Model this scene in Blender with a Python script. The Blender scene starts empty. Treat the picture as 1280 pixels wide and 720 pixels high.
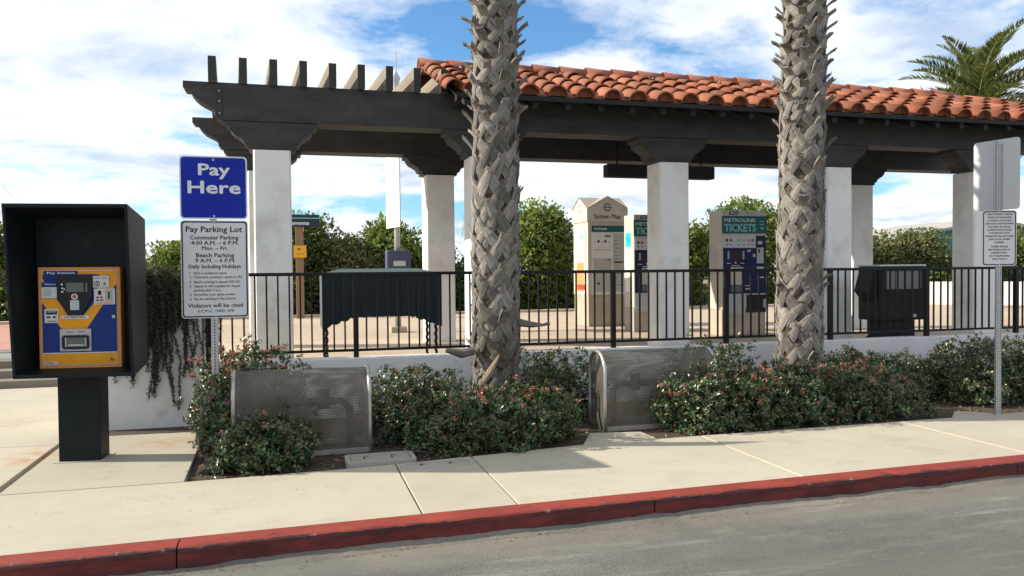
import bpy, math, random
import numpy as np
from mathutils import Vector, Matrix
random.seed(7); RNG = np.random.default_rng(11)
S = bpy.context.scene; COL = S.collection
# ------------------------------------------------------------------ camera
# world frame: x runs along the pavilion, y away from the street, z up (sidewalk = 0), metres
PSI, ROLL, PITCH = .2705, .0084, .023
cam_d = bpy.data.cameras.new('camera'); cam = bpy.data.objects.new('camera', cam_d); COL.objects.link(cam)
cam_d.sensor_width = 36; cam_d.lens = 1000 / 1280 * 36; cam_d.clip_start = .05; cam_d.clip_end = 2000
fw = Vector((math.sin(PSI) * math.cos(PITCH), math.cos(PSI) * math.cos(PITCH), -math.sin(PITCH)))
r0 = Vector((math.cos(PSI), -math.sin(PSI), 0)); u0 = r0.cross(fw)
up = u0 * math.cos(ROLL) + r0 * math.sin(ROLL); rt = r0 * math.cos(ROLL) - u0 * math.sin(ROLL)
cam.matrix_world = Matrix(((rt.x, up.x, -fw.x, 0), (rt.y, up.y, -fw.y, 0), (rt.z, up.z, -fw.z, 1.5), (0, 0, 0, 1)))
S.camera = cam
# ------------------------------------------------------------------ sun, sky, exposure
SUN_AZ = Vector((-.964, .267)); SUN_EL = math.radians(29)
sd = bpy.data.lights.new('sun', 'SUN'); sd.energy = 4.2; sd.angle = math.radians(.5); sd.color = (1, .91, .76)
so = bpy.data.objects.new('sun', sd); COL.objects.link(so)
sv = Vector((SUN_AZ.x * math.cos(SUN_EL), SUN_AZ.y * math.cos(SUN_EL), math.sin(SUN_EL)))
so.rotation_euler = sv.to_track_quat('Z', 'Y').to_euler(); so.location = sv * 50
S.view_settings.view_transform = 'Standard'; S.view_settings.look = 'None'; S.view_settings.exposure = .95
S.view_settings.gamma = 1; S.view_settings.use_curve_mapping = False
W = bpy.data.worlds.new('World'); S.world = W; W.use_nodes = True
nt = W.node_tree; bg = nt.nodes['Background']; bg.inputs['Strength'].default_value = .1

def N(nt, typ, **kw):
    n = nt.nodes.new(typ)
    for k, v in kw.items():
        if k.startswith('i_'): n.inputs[int(k[2:]) if k[2:].isdigit() else k[2:].replace('_', ' ')].default_value = v
        else: setattr(n, k, v)
    return n
def L(nt, a, b): nt.links.new(a, b)
def math_(nt, op, a, b=None, c=None):
    n = nt.nodes.new('ShaderNodeMath'); n.operation = op
    for i, x in enumerate((a, b, c)):
        if x is None: continue
        if hasattr(x, 'links'): nt.links.new(x, n.inputs[i])
        else: n.inputs[i].default_value = x
    return n.outputs[0]
def ramp(nt, fac, stops, interp='LINEAR'):
    n = nt.nodes.new('ShaderNodeValToRGB'); n.color_ramp.interpolation = interp
    e = n.color_ramp.elements
    while len(e) < len(stops): e.new(.5)
    for el, (p, c) in zip(e, stops):
        el.position = p; el.color = (c, c, c, 1) if not hasattr(c, '__len__') else (*c[:3], 1)
    nt.links.new(fac, n.inputs[0]); return n.outputs[0]
def mixc(nt, fac, a, b, mode='MIX'):
    n = nt.nodes.new('ShaderNodeMix'); n.data_type = 'RGBA'; n.blend_type = mode
    for s, x in ((n.inputs[0], fac), (n.inputs[6], a), (n.inputs[7], b)):
        if hasattr(x, 'links'): nt.links.new(x, s)
        elif hasattr(x, '__len__'): s.default_value = (*x[:3], 1)
        else: s.default_value = x
    return n.outputs[2]
def noise(nt, vec, scale, detail=4, rough=.55, dist=0, out=0):
    n = nt.nodes.new('ShaderNodeTexNoise'); n.inputs['Scale'].default_value = scale; n.inputs['Detail'].default_value = detail
    n.inputs['Roughness'].default_value = rough; n.inputs['Distortion'].default_value = dist
    if vec is not None: nt.links.new(vec, n.inputs['Vector'])
    return n.outputs[out]
def mapping(nt, vec, loc=(0, 0, 0), rot=(0, 0, 0), scale=(1, 1, 1)):
    n = nt.nodes.new('ShaderNodeMapping'); nt.links.new(vec, n.inputs[0])
    n.inputs[1].default_value = loc; n.inputs[2].default_value = rot; n.inputs[3].default_value = scale
    return n.outputs[0]

sky = N(nt, 'ShaderNodeTexSky', sky_type='NISHITA', sun_disc=False, sun_elevation=SUN_EL,
        sun_rotation=math.atan2(SUN_AZ.x, SUN_AZ.y) % (2 * math.pi), altitude=10, air_density=1.0, dust_density=.4, ozone_density=2.5)
tc = N(nt, 'ShaderNodeTexCoord'); sx = N(nt, 'ShaderNodeSeparateXYZ'); L(nt, tc.outputs['Generated'], sx.inputs[0])
zz = math_(nt, 'ADD', math_(nt, 'MAXIMUM', sx.outputs[2], 0.0), .16)
cx = N(nt, 'ShaderNodeCombineXYZ'); L(nt, math_(nt, 'DIVIDE', sx.outputs[0], zz), cx.inputs[0]); L(nt, math_(nt, 'DIVIDE', sx.outputs[1], zz), cx.inputs[1])
CLOUD_LOC = (-14.1866, -6.0195, 0)
cv = mapping(nt, cx.outputs[0], loc=CLOUD_LOC)
n1 = noise(nt, cv, .9, 9, .58, .25); n2 = noise(nt, cv, 2.3, 7, .6, .1)
dens = math_(nt, 'ADD', math_(nt, 'MULTIPLY', n1, .72), math_(nt, 'MULTIPLY', n2, .28))
cmask = ramp(nt, dens, ((.40, 0), (.47, .85), (.54, 1)))
n3 = noise(nt, mapping(nt, cv, loc=(5.3, 2.2, 0)), 1.7, 7, .6, .2)
ccol = ramp(nt, n3, ((.34, (3.3, 3.9, 4.9)), (.47, (5.2, 5.5, 5.9)), (.60, (6.1, 6.15, 6.2))))
skyb = mixc(nt, 1.0, sky.outputs[0], (.55, .82, 1.0), "MULTIPLY")
L(nt, mixc(nt, cmask, skyb, ccol), bg.inputs['Color'])

# ------------------------------------------------------------------ materials
def new_mat(name):
    m = bpy.data.materials.new(name); m.use_nodes = True
    return m, m.node_tree, m.node_tree.nodes['Principled BSDF']
def M(name, col, rough=.6, col2=None, scale=6, detail=5, stretch=(1, 1, 1), bump=0, bscale=60, metal=0, spec=.5, rnd=0, dirt=None, dscale=2, dlo=.5, dhi=.7, hue=None):
    m, t, b = new_mat(name)
    oc = N(t, 'ShaderNodeTexCoord').outputs['Object']
    v = mapping(t, oc, scale=stretch) if stretch != (1, 1, 1) else oc
    c2 = col2 or tuple(x * .8 for x in col)
    c = mixc(t, ramp(t, noise(t, v, scale, detail, .6), ((.3, 0), (.7, 1))), c2, col)
    if hue or rnd:
        oi = N(t, 'ShaderNodeObjectInfo').outputs['Random']
        if hue: c = mixc(t, ramp(t, oi, ((.0, 0), (1, 1))), c, mixc(t, .6, c, hue))
        if rnd:
            oi2 = math_(t, 'FRACT', math_(t, 'MULTIPLY', oi, 7.31))
            c = mixc(t, 1, c, ramp(t, oi2, ((0, 1 - rnd), (1, 1 + rnd))), 'MULTIPLY')
    if dirt:
        c = mixc(t, ramp(t, noise(t, oc, dscale, 7, .65), ((dlo, 0), (dhi, 1))), c, dirt)
    L(t, c, b.inputs['Base Color']); b.inputs['Roughness'].default_value = rough; b.inputs['Metallic'].default_value = metal
    b.inputs['Specular IOR Level'].default_value = spec
    if bump:
        bn = N(t, 'ShaderNodeBump'); bn.inputs['Strength'].default_value = bump; bn.inputs['Distance'].default_value = .01
        L(t, noise(t, v, bscale, 5, .65), bn.inputs['Height']); L(t, bn.outputs[0], b.inputs['Normal'])
    return m
def flat(name, col, rough=.5, metal=0): return M(name, col, max(rough, .45), tuple(x * .88 for x in col), 14, metal=metal, spec=.25)

def concrete_mat(name, col, rust=()):
    m, t, b = new_mat(name)
    oc = N(t, 'ShaderNodeTexCoord').outputs['Object']
    c = mixc(t, ramp(t, noise(t, oc, .9, 6, .6), ((.3, 0), (.7, 1))), tuple(x * .86 for x in col), col)
    c = mixc(t, ramp(t, noise(t, mapping(t, oc, scale=(1, 2.2, 1)), 3.2, 8, .7), ((.52, 0), (.75, .35))), c, tuple(x * .62 for x in col))
    c = mixc(t, 1, c, ramp(t, N(t, 'ShaderNodeObjectInfo').outputs['Random'], ((0, .91), (1, 1.04))), 'MULTIPLY')
    c = mixc(t, ramp(t, noise(t, mapping(t, oc, loc=(4, 9, 0)), 1.7, 8, .72), ((.55, 0), (.68, .30))), c, tuple(x * .55 for x in col))
    ck = math_(t, 'ABSOLUTE', math_(t, 'SUBTRACT', noise(t, mapping(t, oc, loc=(8, 2, 0)), .8, 9, .62), .5))
    c = mixc(t, math_(t, 'MULTIPLY', ramp(t, ck, ((.0, .30), (.0022, 0))), ramp(t, noise(t, oc, .7, 2, .5), ((.5, 0), (.56, 1)))), c, (.1, .085, .065))
    c = mixc(t, ramp(t, noise(t, oc, 260, 2, .6), ((.35, .18), (.6, 0))), c, (.12, .11, .1))
    c = mixc(t, ramp(t, noise(t, oc, 23, 3, .5), ((.715, 0), (.735, .7))), c, (.09, .085, .075))   # gum and drips
    for (x, y, rx, ry) in rust:
        d = N(t, 'ShaderNodeVectorMath', operation='LENGTH')
        L(t, mapping(t, oc, loc=(-x / rx, -y / ry, 0), scale=(1 / rx, 1 / ry, 1)), d.inputs[0])
        f = math_(t, 'MULTIPLY', ramp(t, d.outputs['Value'], ((.1, 1), (1, 0))), ramp(t, noise(t, oc, 6, 6, .65), ((.4, 0), (.65, .75))))
        c = mixc(t, f, c, (.36, .17, .06))
    L(t, c, b.inputs['Base Color']); b.inputs['Roughness'].default_value = .85; b.inputs['Specular IOR Level'].default_value = .25
    bn = N(t, 'ShaderNodeBump'); bn.inputs['Strength'].default_value = .35; bn.inputs['Distance'].default_value = .004
    L(t, noise(t, oc, 140, 4, .7), bn.inputs['Height']); L(t, bn.outputs[0], b.inputs['Normal'])
    return m
def asphalt_mat():
    m, t, b = new_mat('asphalt')
    oc = N(t, 'ShaderNodeTexCoord').outputs['Object']
    c = mixc(t, ramp(t, noise(t, mapping(t, oc, scale=(.5, 1.3, 1)), 1.6, 7, .65), ((.38, 0), (.62, 1))), (.125, .124, .115), (.205, .20, .178))
    c = mixc(t, ramp(t, noise(t, oc, 320, 2, .7), ((.40, .75), (.58, 0))), c, (.035, .035, .035))
    c = mixc(t, ramp(t, noise(t, mapping(t, oc, loc=(3, 1, 0)), 190, 2, .6), ((.58, 0), (.66, .75))), c, (.40, .38, .33))
    # sandy grit gathered along the gutter
    s = N(t, 'ShaderNodeSeparateXYZ'); L(t, oc, s.inputs[0])
    yy = math_(t, 'SUBTRACT', s.outputs[1], math_(t, 'MULTIPLY', s.outputs[0], .028))
    yy = math_(t, 'ADD', yy, math_(t, 'MULTIPLY', noise(t, oc, 1.7, 5, .6), .55))
    c = mixc(t, ramp(t, math_(t, 'SUBTRACT', yy, 4.0), ((.45, 0), (.95, .55))), c, (.25, .225, .175))
    c = mixc(t, ramp(t, noise(t, mapping(t, oc, rot=(0, 0, .25), scale=(.45, 3.5, 1)), 2.2, 7, .7), ((.54, 0), (.70, .5))), c, (.34, .33, .29))
    c = mixc(t, ramp(t, noise(t, mapping(t, oc, loc=(2, 5, 0)), .55, 5, .55), ((.52, 0), (.57, .45))), c, (.10, .10, .097))
    L(t, c, b.inputs['Base Color']); b.inputs['Roughness'].default_value = .9; b.inputs['Specular IOR Level'].default_value = .2
    bn = N(t, 'ShaderNodeBump'); bn.inputs['Strength'].default_value = .7; bn.inputs['Distance'].default_value = .008
    L(t, noise(t, oc, 170, 4, .75), bn.inputs['Height']); L(t, bn.outputs[0], b.inputs['Normal'])
    return m
def kerb_mat():
    m, t, b = new_mat('red_kerb_paint')
    oc = N(t, 'ShaderNodeTexCoord').outputs['Object']; s = N(t, 'ShaderNodeSeparateXYZ'); L(t, oc, s.inputs[0])
    c = mixc(t, ramp(t, noise(t, oc, 3, 6, .6), ((.3, 0), (.7, 1))), (.185, .028, .020), (.275, .046, .032))
    lo = mapping(t, oc, scale=(1, 1, 5))
    z = s.outputs[2]
    # tyre scuffs under the arris and grime along the gutter
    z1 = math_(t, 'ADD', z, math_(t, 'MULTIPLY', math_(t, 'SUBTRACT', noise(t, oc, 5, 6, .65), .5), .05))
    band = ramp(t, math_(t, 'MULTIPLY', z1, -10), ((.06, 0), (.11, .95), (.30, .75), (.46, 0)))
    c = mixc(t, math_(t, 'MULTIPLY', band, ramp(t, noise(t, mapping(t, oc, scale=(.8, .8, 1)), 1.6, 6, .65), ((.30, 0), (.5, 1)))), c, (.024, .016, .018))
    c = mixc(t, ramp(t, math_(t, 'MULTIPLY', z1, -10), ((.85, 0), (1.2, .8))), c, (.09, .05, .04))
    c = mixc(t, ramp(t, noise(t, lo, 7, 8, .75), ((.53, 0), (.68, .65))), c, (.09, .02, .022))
    c = mixc(t, math_(t, 'MULTIPLY', ramp(t, math_(t, 'MULTIPLY', z1, -10), ((.12, 0), (.35, 1))), ramp(t, noise(t, mapping(t, oc, scale=(1, 1, 3)), 3.5, 8, .7), ((.30, .25), (.62, .9)))), c, (.06, .014, .016))  # patchy darkening over the whole vertical face below the arris
    # chips on the arris
    e = ramp(t, math_(t, 'ABSOLUTE', math_(t, 'ADD', z, .009)), ((.0, 1), (.016, 0)))
    y = math_(t, 'SUBTRACT', s.outputs[1], math_(t, 'MULTIPLY', s.outputs[0], .028))
    e = math_(t, 'MULTIPLY', e, math_(t, 'LESS_THAN', y, 4.71))
    c = mixc(t, math_(t, 'MULTIPLY', e, ramp(t, noise(t, oc, 14, 7, .7), ((.58, 0), (.68, .7)))), c, (.36, .25, .22))
    L(t, c, b.inputs['Base Color']); b.inputs['Roughness'].default_value = .7; b.inputs['Specular IOR Level'].default_value = .3
    bn = N(t, 'ShaderNodeBump'); bn.inputs['Strength'].default_value = .5; bn.inputs['Distance'].default_value = .008
    L(t, noise(t, oc, 45, 6, .7), bn.inputs['Height']); L(t, bn.outputs[0], b.inputs['Normal'])
    return m
def leaf_mat(name, stops, rough=.4, trans=.2, spec=.5):
    m, t, b = new_mat(name)
    g = N(t, 'ShaderNodeNewGeometry').outputs['Random Per Island']
    c = ramp(t, g, stops)
    L(t, c, b.inputs['Base Color']); b.inputs['Roughness'].default_value = rough; b.inputs['Specular IOR Level'].default_value = spec
    tr = N(t, 'ShaderNodeBsdfTranslucent'); L(t, mixc(t, 1, c, (1.2, 1.35, .7), 'MULTIPLY'), tr.inputs[0])
    ms = N(t, 'ShaderNodeMixShader'); ms.inputs[0].default_value = trans
    L(t, b.outputs[0], ms.inputs[1]); L(t, tr.outputs[0], ms.inputs[2]); L(t, ms.outputs[0], t.nodes['Material Output'].inputs[0])
    return m
def perforated_mat():
    m, t, b = new_mat('perforated_steel')
    uv = N(t, 'ShaderNodeTexCoord').outputs['UV']; oc = N(t, 'ShaderNodeTexCoord').outputs['Object']
    p = .0165
    def lat(off):
        v = mapping(t, uv, loc=(off, off, 0), scale=(1 / p, 1 / (p * 1.732), 1))
        f = N(t, 'ShaderNodeVectorMath', operation='FRACTION'); L(t, v, f.inputs[0])
        s = N(t, 'ShaderNodeVectorMath', operation='SUBTRACT'); L(t, f.outputs[0], s.inputs[0]); s.inputs[1].default_value = (.5, .5, 0)
        k = N(t, 'ShaderNodeVectorMath', operation='MULTIPLY'); L(t, s.outputs[0], k.inputs[0]); k.inputs[1].default_value = (p, p * 1.732, 0)
        l = N(t, 'ShaderNodeVectorMath', operation='LENGTH'); L(t, k.outputs[0], l.inputs[0]); return l.outputs['Value']
    d = math_(t, 'MINIMUM', lat(0), lat(.5))
    hole = math_(t, 'LESS_THAN', d, p * .345)
    c = mixc(t, ramp(t, noise(t, oc, 4, 7, .7), ((.35, 0), (.65, 1))), (.115, .10, .072), (.215, .20, .165))
    c = mixc(t, ramp(t, noise(t, mapping(t, oc, scale=(1, 1, .5)), 2.4, 6, .7), ((.5, 0), (.72, .7))), c, (.075, .058, .036))
    L(t, c, b.inputs['Base Color']); b.inputs['Metallic'].default_value = .35; b.inputs['Roughness'].default_value = .5
    tr = N(t, 'ShaderNodeBsdfTransparent'); ms = N(t, 'ShaderNodeMixShader')
    L(t, hole, ms.inputs[0]); L(t, b.outputs[0], ms.inputs[1]); L(t, tr.outputs[0], ms.inputs[2]); L(t, ms.outputs[0], t.nodes['Material Output'].inputs[0])
    return m
def boot_mat():
    m, t, b = new_mat('palm_leaf_base')
    uv = N(t, 'ShaderNodeTexCoord').outputs['UV']
    oi = N(t, 'ShaderNodeObjectInfo').outputs['Random']
    cmb = N(t, 'ShaderNodeCombineXYZ'); L(t, math_(t, 'MULTIPLY', oi, 37), cmb.inputs[2])
    ad = N(t, 'ShaderNodeVectorMath', operation='ADD'); L(t, mapping(t, uv, scale=(2.2, 22, 1)), ad.inputs[0]); L(t, cmb.outputs[0], ad.inputs[1])
    f = noise(t, ad.outputs[0], 1, 5, .7)
    c = ramp(t, f, ((.28, (.06, .055, .05)), (.45, (.175, .163, .148)), (.7, (.31, .29, .265))))
    c = mixc(t, 1, c, ramp(t, oi, ((0, .5), (1, 1.2))), 'MULTIPLY')
    oc = N(t, 'ShaderNodeTexCoord').outputs['Object']
    c = mixc(t, ramp(t, noise(t, oc, 9, 5, .6), ((.55, 0), (.7, .5))), c, (.33, .27, .19))
    L(t, c, b.inputs['Base Color']); b.inputs['Roughness'].default_value = .85; b.inputs['Specular IOR Level'].default_value = .2
    bn = N(t, 'ShaderNodeBump'); bn.inputs['Strength'].default_value = .6; bn.inputs['Distance'].default_value = .006
    L(t, f, bn.inputs['Height']); L(t, bn.outputs[0], b.inputs['Normal'])
    return m

CONC = (.47, .428, .338)
concrete = concrete_mat('sidewalk_concrete', CONC, rust=((-1.05, 7.6, .35, .28), (-2.05, 7.3, .3, .5), (-3.0, 8.9, .6, .3)))
platform_m = concrete_mat('platform_concrete', (.50, .40, .30))
lid_m = concrete_mat('lid_concrete', (.41, .385, .325)); step_m = concrete_mat('step_concrete', (.22, .195, .16))
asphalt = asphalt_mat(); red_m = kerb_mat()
stucco = M('white_stucco', (.82, .81, .785), .9, (.77, .755, .725), 2.2, 6, bump=.25, bscale=90, spec=.2, dirt=(.50, .45, .37), dscale=1.8, dlo=.5, dhi=.85)
wall_m = M('wall_stucco', (.74, .74, .73), .9, (.66, .66, .65), 3, 6, bump=.3, bscale=70, spec=.2, dirt=(.42, .38, .32), dscale=2.6, dlo=.58, dhi=.85)
soil = M('mulch_soil', (.085, .06, .042), .95, (.035, .026, .02), 35, 7, bump=1, bscale=90, dirt=(.17, .12, .07), dscale=60, dlo=.58, dhi=.66)
dirt_m = M('dry_ground', (.22, .18, .12), .95, (.14, .13, .07), 1.5, 6, bump=.5)
paving_m = M('red_paving', (.42, .21, .16), .85, (.34, .17, .13), 5)
wood = M('dark_stained_beam', (.062, .060, .061), .7, (.032, .031, .032), 5, 7, (.35, 1.5, 1.5), bump=.4, bscale=50, spec=.3, dirt=(.075, .067, .058), dscale=2.2, dlo=.52, dhi=.8)
wood_in = M('dark_stained_wood', (.03, .028, .028), .7, (.018, .017, .017), 6, 6, (.4, 1.5, 1.5), bump=.3, spec=.25, rnd=.2)
raft_m = M('weathered_rafter', (.26, .23, .175), .75, (.17, .145, .11), 5, 7, (1.5, .25, 1.5), bump=.5, bscale=60, spec=.2, rnd=.15)
capw = M('rafter_end_stain', (.03, .028, .027), .6, (.02, .02, .02), 20, bump=.3)
tile_m = M('terracotta_tile', (.31, .098, .046), .8, (.20, .060, .034), 7, 6, bump=.35, bscale=60, spec=.25, rnd=.36, hue=(.36, .15, .09), dirt=(.13, .07, .052), dscale=8, dlo=.50, dhi=.70)
ridge_m = M('weathered_ridge_tile', (.33, .12, .075), .8, (.22, .085, .06), 8, 6, bump=.4, spec=.25, rnd=.18, dirt=(.25, .21, .17), dscale=6, dlo=.55, dhi=.7)
stop_m = M('eave_stop_clay', (.26, .085, .045), .85, (.17, .055, .03), 12, 5, bump=.4, rnd=.2)
mortar = M('grey_mortar', (.32, .29, .25), .9, (.2, .18, .155), 14, 6, bump=.8, bscale=40)
black_m = M('black_railing_paint', (.007, .007, .009), .5, (.005, .005, .006), 8, spec=.3)
galv = M('galvanised_steel', (.50, .51, .52), .42, (.38, .39, .40), 9, 6, metal=.55, spec=.5)
galv_d = flat('dark_hole', (.02, .02, .022), .8)
alum = M('unpainted_aluminium', (.48, .51, .52), .5, (.52, .55, .57), 3, 5, (1, 1, .4), metal=.2)
perf = perforated_mat()
cage_pipe = M('tarnished_pipe', (.06, .055, .048), .7, (.035, .03, .026), 9, 5, metal=.3)
tubem = M('brushed_tube', (.52, .50, .46), .35, (.36, .34, .30), 8, 6, metal=.7)
white_p = M('sign_white', (.62, .64, .66), .45, (.56, .58, .60), 3, 4)
blue_p = M('sign_blue', (.006, .022, .34), .5, (.005, .018, .28), 3, 4, spec=.2)
ink = flat('black_print', (.012, .012, .014), .5)
ink_w = flat('white_print', (.70, .72, .74), .5)
green_p = M('dark_green_paint', (.006, .011, .013), .5, (.004, .007, .009), 3, 6, bump=.15, bscale=40, spec=.2, dirt=(.014, .022, .022), dscale=5, dlo=.6, dhi=.8)
orange_p = flat('orange_frame', (.62, .25, .06), .45); yellow_p = flat('yellow_panel', (.70, .31, .012), .4); navy_p = flat('navy_panel', (.006, .028, .17), .4)
bezel_m = flat('black_plastic', (.012, .013, .016), .4); lcd_m = flat('grey_screen', (.12, .13, .115), .25); sticker = flat('white_sticker', (.55, .56, .56), .5)
key_m = flat('pale_keys', (.42, .48, .55), .45); vend_glass = flat('window_reflection_grey', (.20, .20, .20), .5); steel_l = flat('light_plate', (.42, .43, .43), .4, .3); redprint = flat('red_print', (.5, .05, .04), .5); orangeprint = flat('orange_print', (.7, .28, .1), .5)  # vending window: grey reflections put into its colour
canvas = M('green_canvas', (.008, .022, .026), .8, (.005, .014, .018), 10, 5, bump=.3, bscale=30)
canvas_lit = M('pale_sunlit_canvas', (.06, .105, .10), .8, (.045, .08, .078), 6, 6, bump=.3, bscale=30)  # paler canvas for top and left side; sunlight put into the colour
beige = M('beige_enamel', (.53, .485, .415), .5, (.47, .425, .36), 4, dirt=(.33, .29, .23), dscale=3, dlo=.55, dhi=.85); beige_d = M('beige_plinth', (.40, .345, .27), .6, (.33, .285, .22), 5)
teal_p = flat('teal_header', (.012, .105, .105), .45); navy_t = flat('machine_navy', (.008, .014, .07), .4); cyan_p = flat('cyan_sticker', (.02, .55, .62), .45); teal_l = flat('pale_teal_print', (.20, .46, .46), .5)
maproof = M('kiosk_roof', (.36, .29, .235), .6, (.30, .24, .19), 4); mapgrey = flat('map_grey', (.46, .455, .43), .4); mapwhite = flat('map_white', (.72, .71, .67), .4)
dkpanel = flat('dark_vent_panel', (.02, .018, .018), .6); screen_d = flat('dark_screen', (.03, .022, .025), .2)
slate = flat('slate_blue_plastic', (.075, .085, .15), .5); woodpost = M('brown_post', (.27, .17, .10), .8, (.2, .125, .07), 5, 6, (3, 3, .3)); sign_navy = flat('station_sign_navy', (.025, .04, .065), .5); yellow_s = flat('yellow_sign', (.75, .42, .03), .5)
core_m = M('palm_core_fibre', (.11, .085, .06), .95, (.04, .032, .025), 22, 7, (1, 1, .35), bump=1, bscale=60)
boot_m = boot_mat(); splint = M('torn_wood', (.34, .26, .17), .85, (.17, .12, .08), 10, 6, (8, 8, .5))
haw_leaf = leaf_mat('hawthorn_leaf', ((0, (.02, .042, .018)), (.45, (.042, .08, .032)), (.75, (.075, .125, .046)), (.90, (.15, .175, .065)), (.94, (.17, .07, .035)), (1, (.20, .075, .04))), .33, .12, .55)
petal = leaf_mat('pink_blossom', ((0, (.50, .10, .12)), (.5, (.62, .20, .20)), (.8, (.68, .34, .27)), (1, (.42, .06, .09))), .6, .25, .2)
twig_m = M('brown_twig', (.11, .08, .055), .9, (.06, .045, .03), 20)
tree_leaf = leaf_mat('tree_leaf_green', ((0, (.05, .075, .02)), (.4, (.105, .145, .036)), (.8, (.19, .235, .065)), (1, (.28, .29, .10))), .5, .42, .3)
tree_dark = leaf_mat('tree_leaf_dark', ((0, (.03, .052, .018)), (.5, (.075, .115, .034)), (1, (.14, .18, .055))), .5, .36, .3)
tree_olive = leaf_mat('tree_leaf_olive', ((0, (.07, .08, .035)), (.5, (.13, .145, .06)), (1, (.24, .235, .12))), .55, .34, .25)
rose_leaf = leaf_mat('rosemary_leaf', ((0, (.028, .036, .022)), (.6, (.05, .06, .034)), (1, (.09, .10, .05))), .6, .15, .25)
bare_m = M('bare_branch', (.22, .19, .16), .9, (.13, .11, .09), 15)
bark = M('tree_bark', (.12, .09, .065), .9, (.06, .045, .035), 14, bump=.6)
date_leaf = leaf_mat('date_palm_leaflet', ((0, (.07, .09, .035)), (.5, (.13, .155, .055)), (1, (.22, .23, .09))), .45, .35, .35)
date_rib = flat('palm_rachis', (.30, .29, .10), .5)
litter = leaf_mat('dry_leaf', ((0, (.12, .065, .03)), (.5, (.20, .12, .06)), (1, (.30, .2, .11))), .8, .1, .2)
teal_w = M('teal_siding', (.03, .19, .20), .7); roof_w = flat('pale_roof', (.36, .34, .32), .8); brown_roof = M('brown_roof', (.14, .09, .07), .9)

# ------------------------------------------------------------------ mesh helpers
class MB:
    def __init__(s): s.v = []; s.f = []; s.m = []; s.uv = {}
    def add(s, vs, fs, m=0, uvs=None):
        o = len(s.v); s.v += [tuple(p) for p in vs]
        for i, f in enumerate(fs):
            if uvs: s.uv[len(s.f)] = [uvs[k] for k in f]
            s.f.append(tuple(k + o for k in f)); s.m.append(m)
        return s
    def box(s, x0, y0, z0, x1, y1, z1, m=0):
        return s.add([(x0, y0, z0), (x1, y0, z0), (x1, y1, z0), (x0, y1, z0), (x0, y0, z1), (x1, y0, z1), (x1, y1, z1), (x0, y1, z1)],
                     [(3, 2, 1, 0), (4, 5, 6, 7), (0, 1, 5, 4), (1, 2, 6, 5), (2, 3, 7, 6), (3, 0, 4, 7)], m)
    def prism(s, poly, a0, a1, axis='y', m=0):
        n = len(poly)
        fn = {'y': lambda p, a: (p[0], a, p[1]), 'z': lambda p, a: (p[0], p[1], a), 'x': lambda p, a: (a, p[0], p[1])}[axis]
        vs = [fn(p, a0) for p in poly] + [fn(p, a1) for p in poly]
        return s.add(vs, [tuple(range(n)), tuple(range(2 * n - 1, n - 1, -1))] + [((i + 1) % n, i, n + i, n + (i + 1) % n) for i in range(n)], m)
    def tube(s, path, r, n=8, m=0, cap=True):
        P = [Vector(p) for p in path]; R = r if hasattr(r, '__len__') else [r] * len(P)
        vs = []; up0 = None
        for i, p in enumerate(P):
            d = (P[min(i + 1, len(P) - 1)] - P[max(i - 1, 0)]).normalized()
            if up0 is None: up0 = Vector((0, 0, 1)) if abs(d.z) < .9 else Vector((1, 0, 0))
            a = (up0 - d * up0.dot(d)).normalized(); b = d.cross(a); up0 = a
            vs += [p + (a * math.cos(t) + b * math.sin(t)) * R[i] for t in (2 * math.pi * k / n for k in range(n))]
        fs = [(i * n + k, i * n + (k + 1) % n, (i + 1) * n + (k + 1) % n, (i + 1) * n + k) for i in range(len(P) - 1) for k in range(n)]
        if cap: fs += [tuple(range(n - 1, -1, -1)), tuple(range((len(P) - 1) * n, len(P) * n))]
        return s.add(vs, fs, m)
    def disc(s, c, r, axis='y', n=14, h=.002, m=0):
        poly = [(r * math.cos(2 * math.pi * k / n), r * math.sin(2 * math.pi * k / n)) for k in range(n)]
        if axis == 'y': return s.prism([(c[0] + a, c[2] + b) for a, b in poly], c[1], c[1] - h, 'y', m)
        if axis == 'x': return s.prism([(c[1] + a, c[2] + b) for a, b in poly], c[0], c[0] + h, 'x', m)
        return s.prism([(c[0] + a, c[1] + b) for a, b in poly], c[2], c[2] + h, 'z', m)
    def build(s, name, mats, parent=None, loc=(0, 0, 0), rot=(0, 0, 0), smooth=False, bev=0):
        o = bpy.data.objects.new(name, s.mesh(name, mats, smooth)); COL.objects.link(o)
        o.parent = parent; o.location = loc; o.rotation_euler = rot
        if bev:
            b = o.modifiers.new('bevel', 'BEVEL'); b.width = bev; b.segments = 2; b.limit_method = 'ANGLE'; b.angle_limit = .6
        return o
    def mesh(s, name, mats, smooth=False):
        me = bpy.data.meshes.new(name); me.from_pydata(s.v, [], s.f)
        for mm in (mats if isinstance(mats, (list, tuple)) else [mats]): me.materials.append(mm)
        if any(s.m): me.polygons.foreach_set('material_index', s.m)
        if s.uv:
            ul = me.uv_layers.new(name='UVMap')
            for p in me.polygons:
                if p.index in s.uv:
                    for li, q in zip(p.loop_indices, s.uv[p.index]): ul.data[li].uv = q
        if smooth: me.polygons.foreach_set('use_smooth', [True] * len(me.polygons))
        me.update(); return me
def link(name, me, parent=None, loc=(0, 0, 0), rot=(0, 0, 0), scale=None):
    o = bpy.data.objects.new(name, me); COL.objects.link(o); o.parent = parent; o.location = loc; o.rotation_euler = rot
    if scale: o.scale = scale
    return o
def tag(o, label, cat, group=None):
    o['label'] = label; o['category'] = cat
    if group: o['group'] = group
    return o
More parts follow.
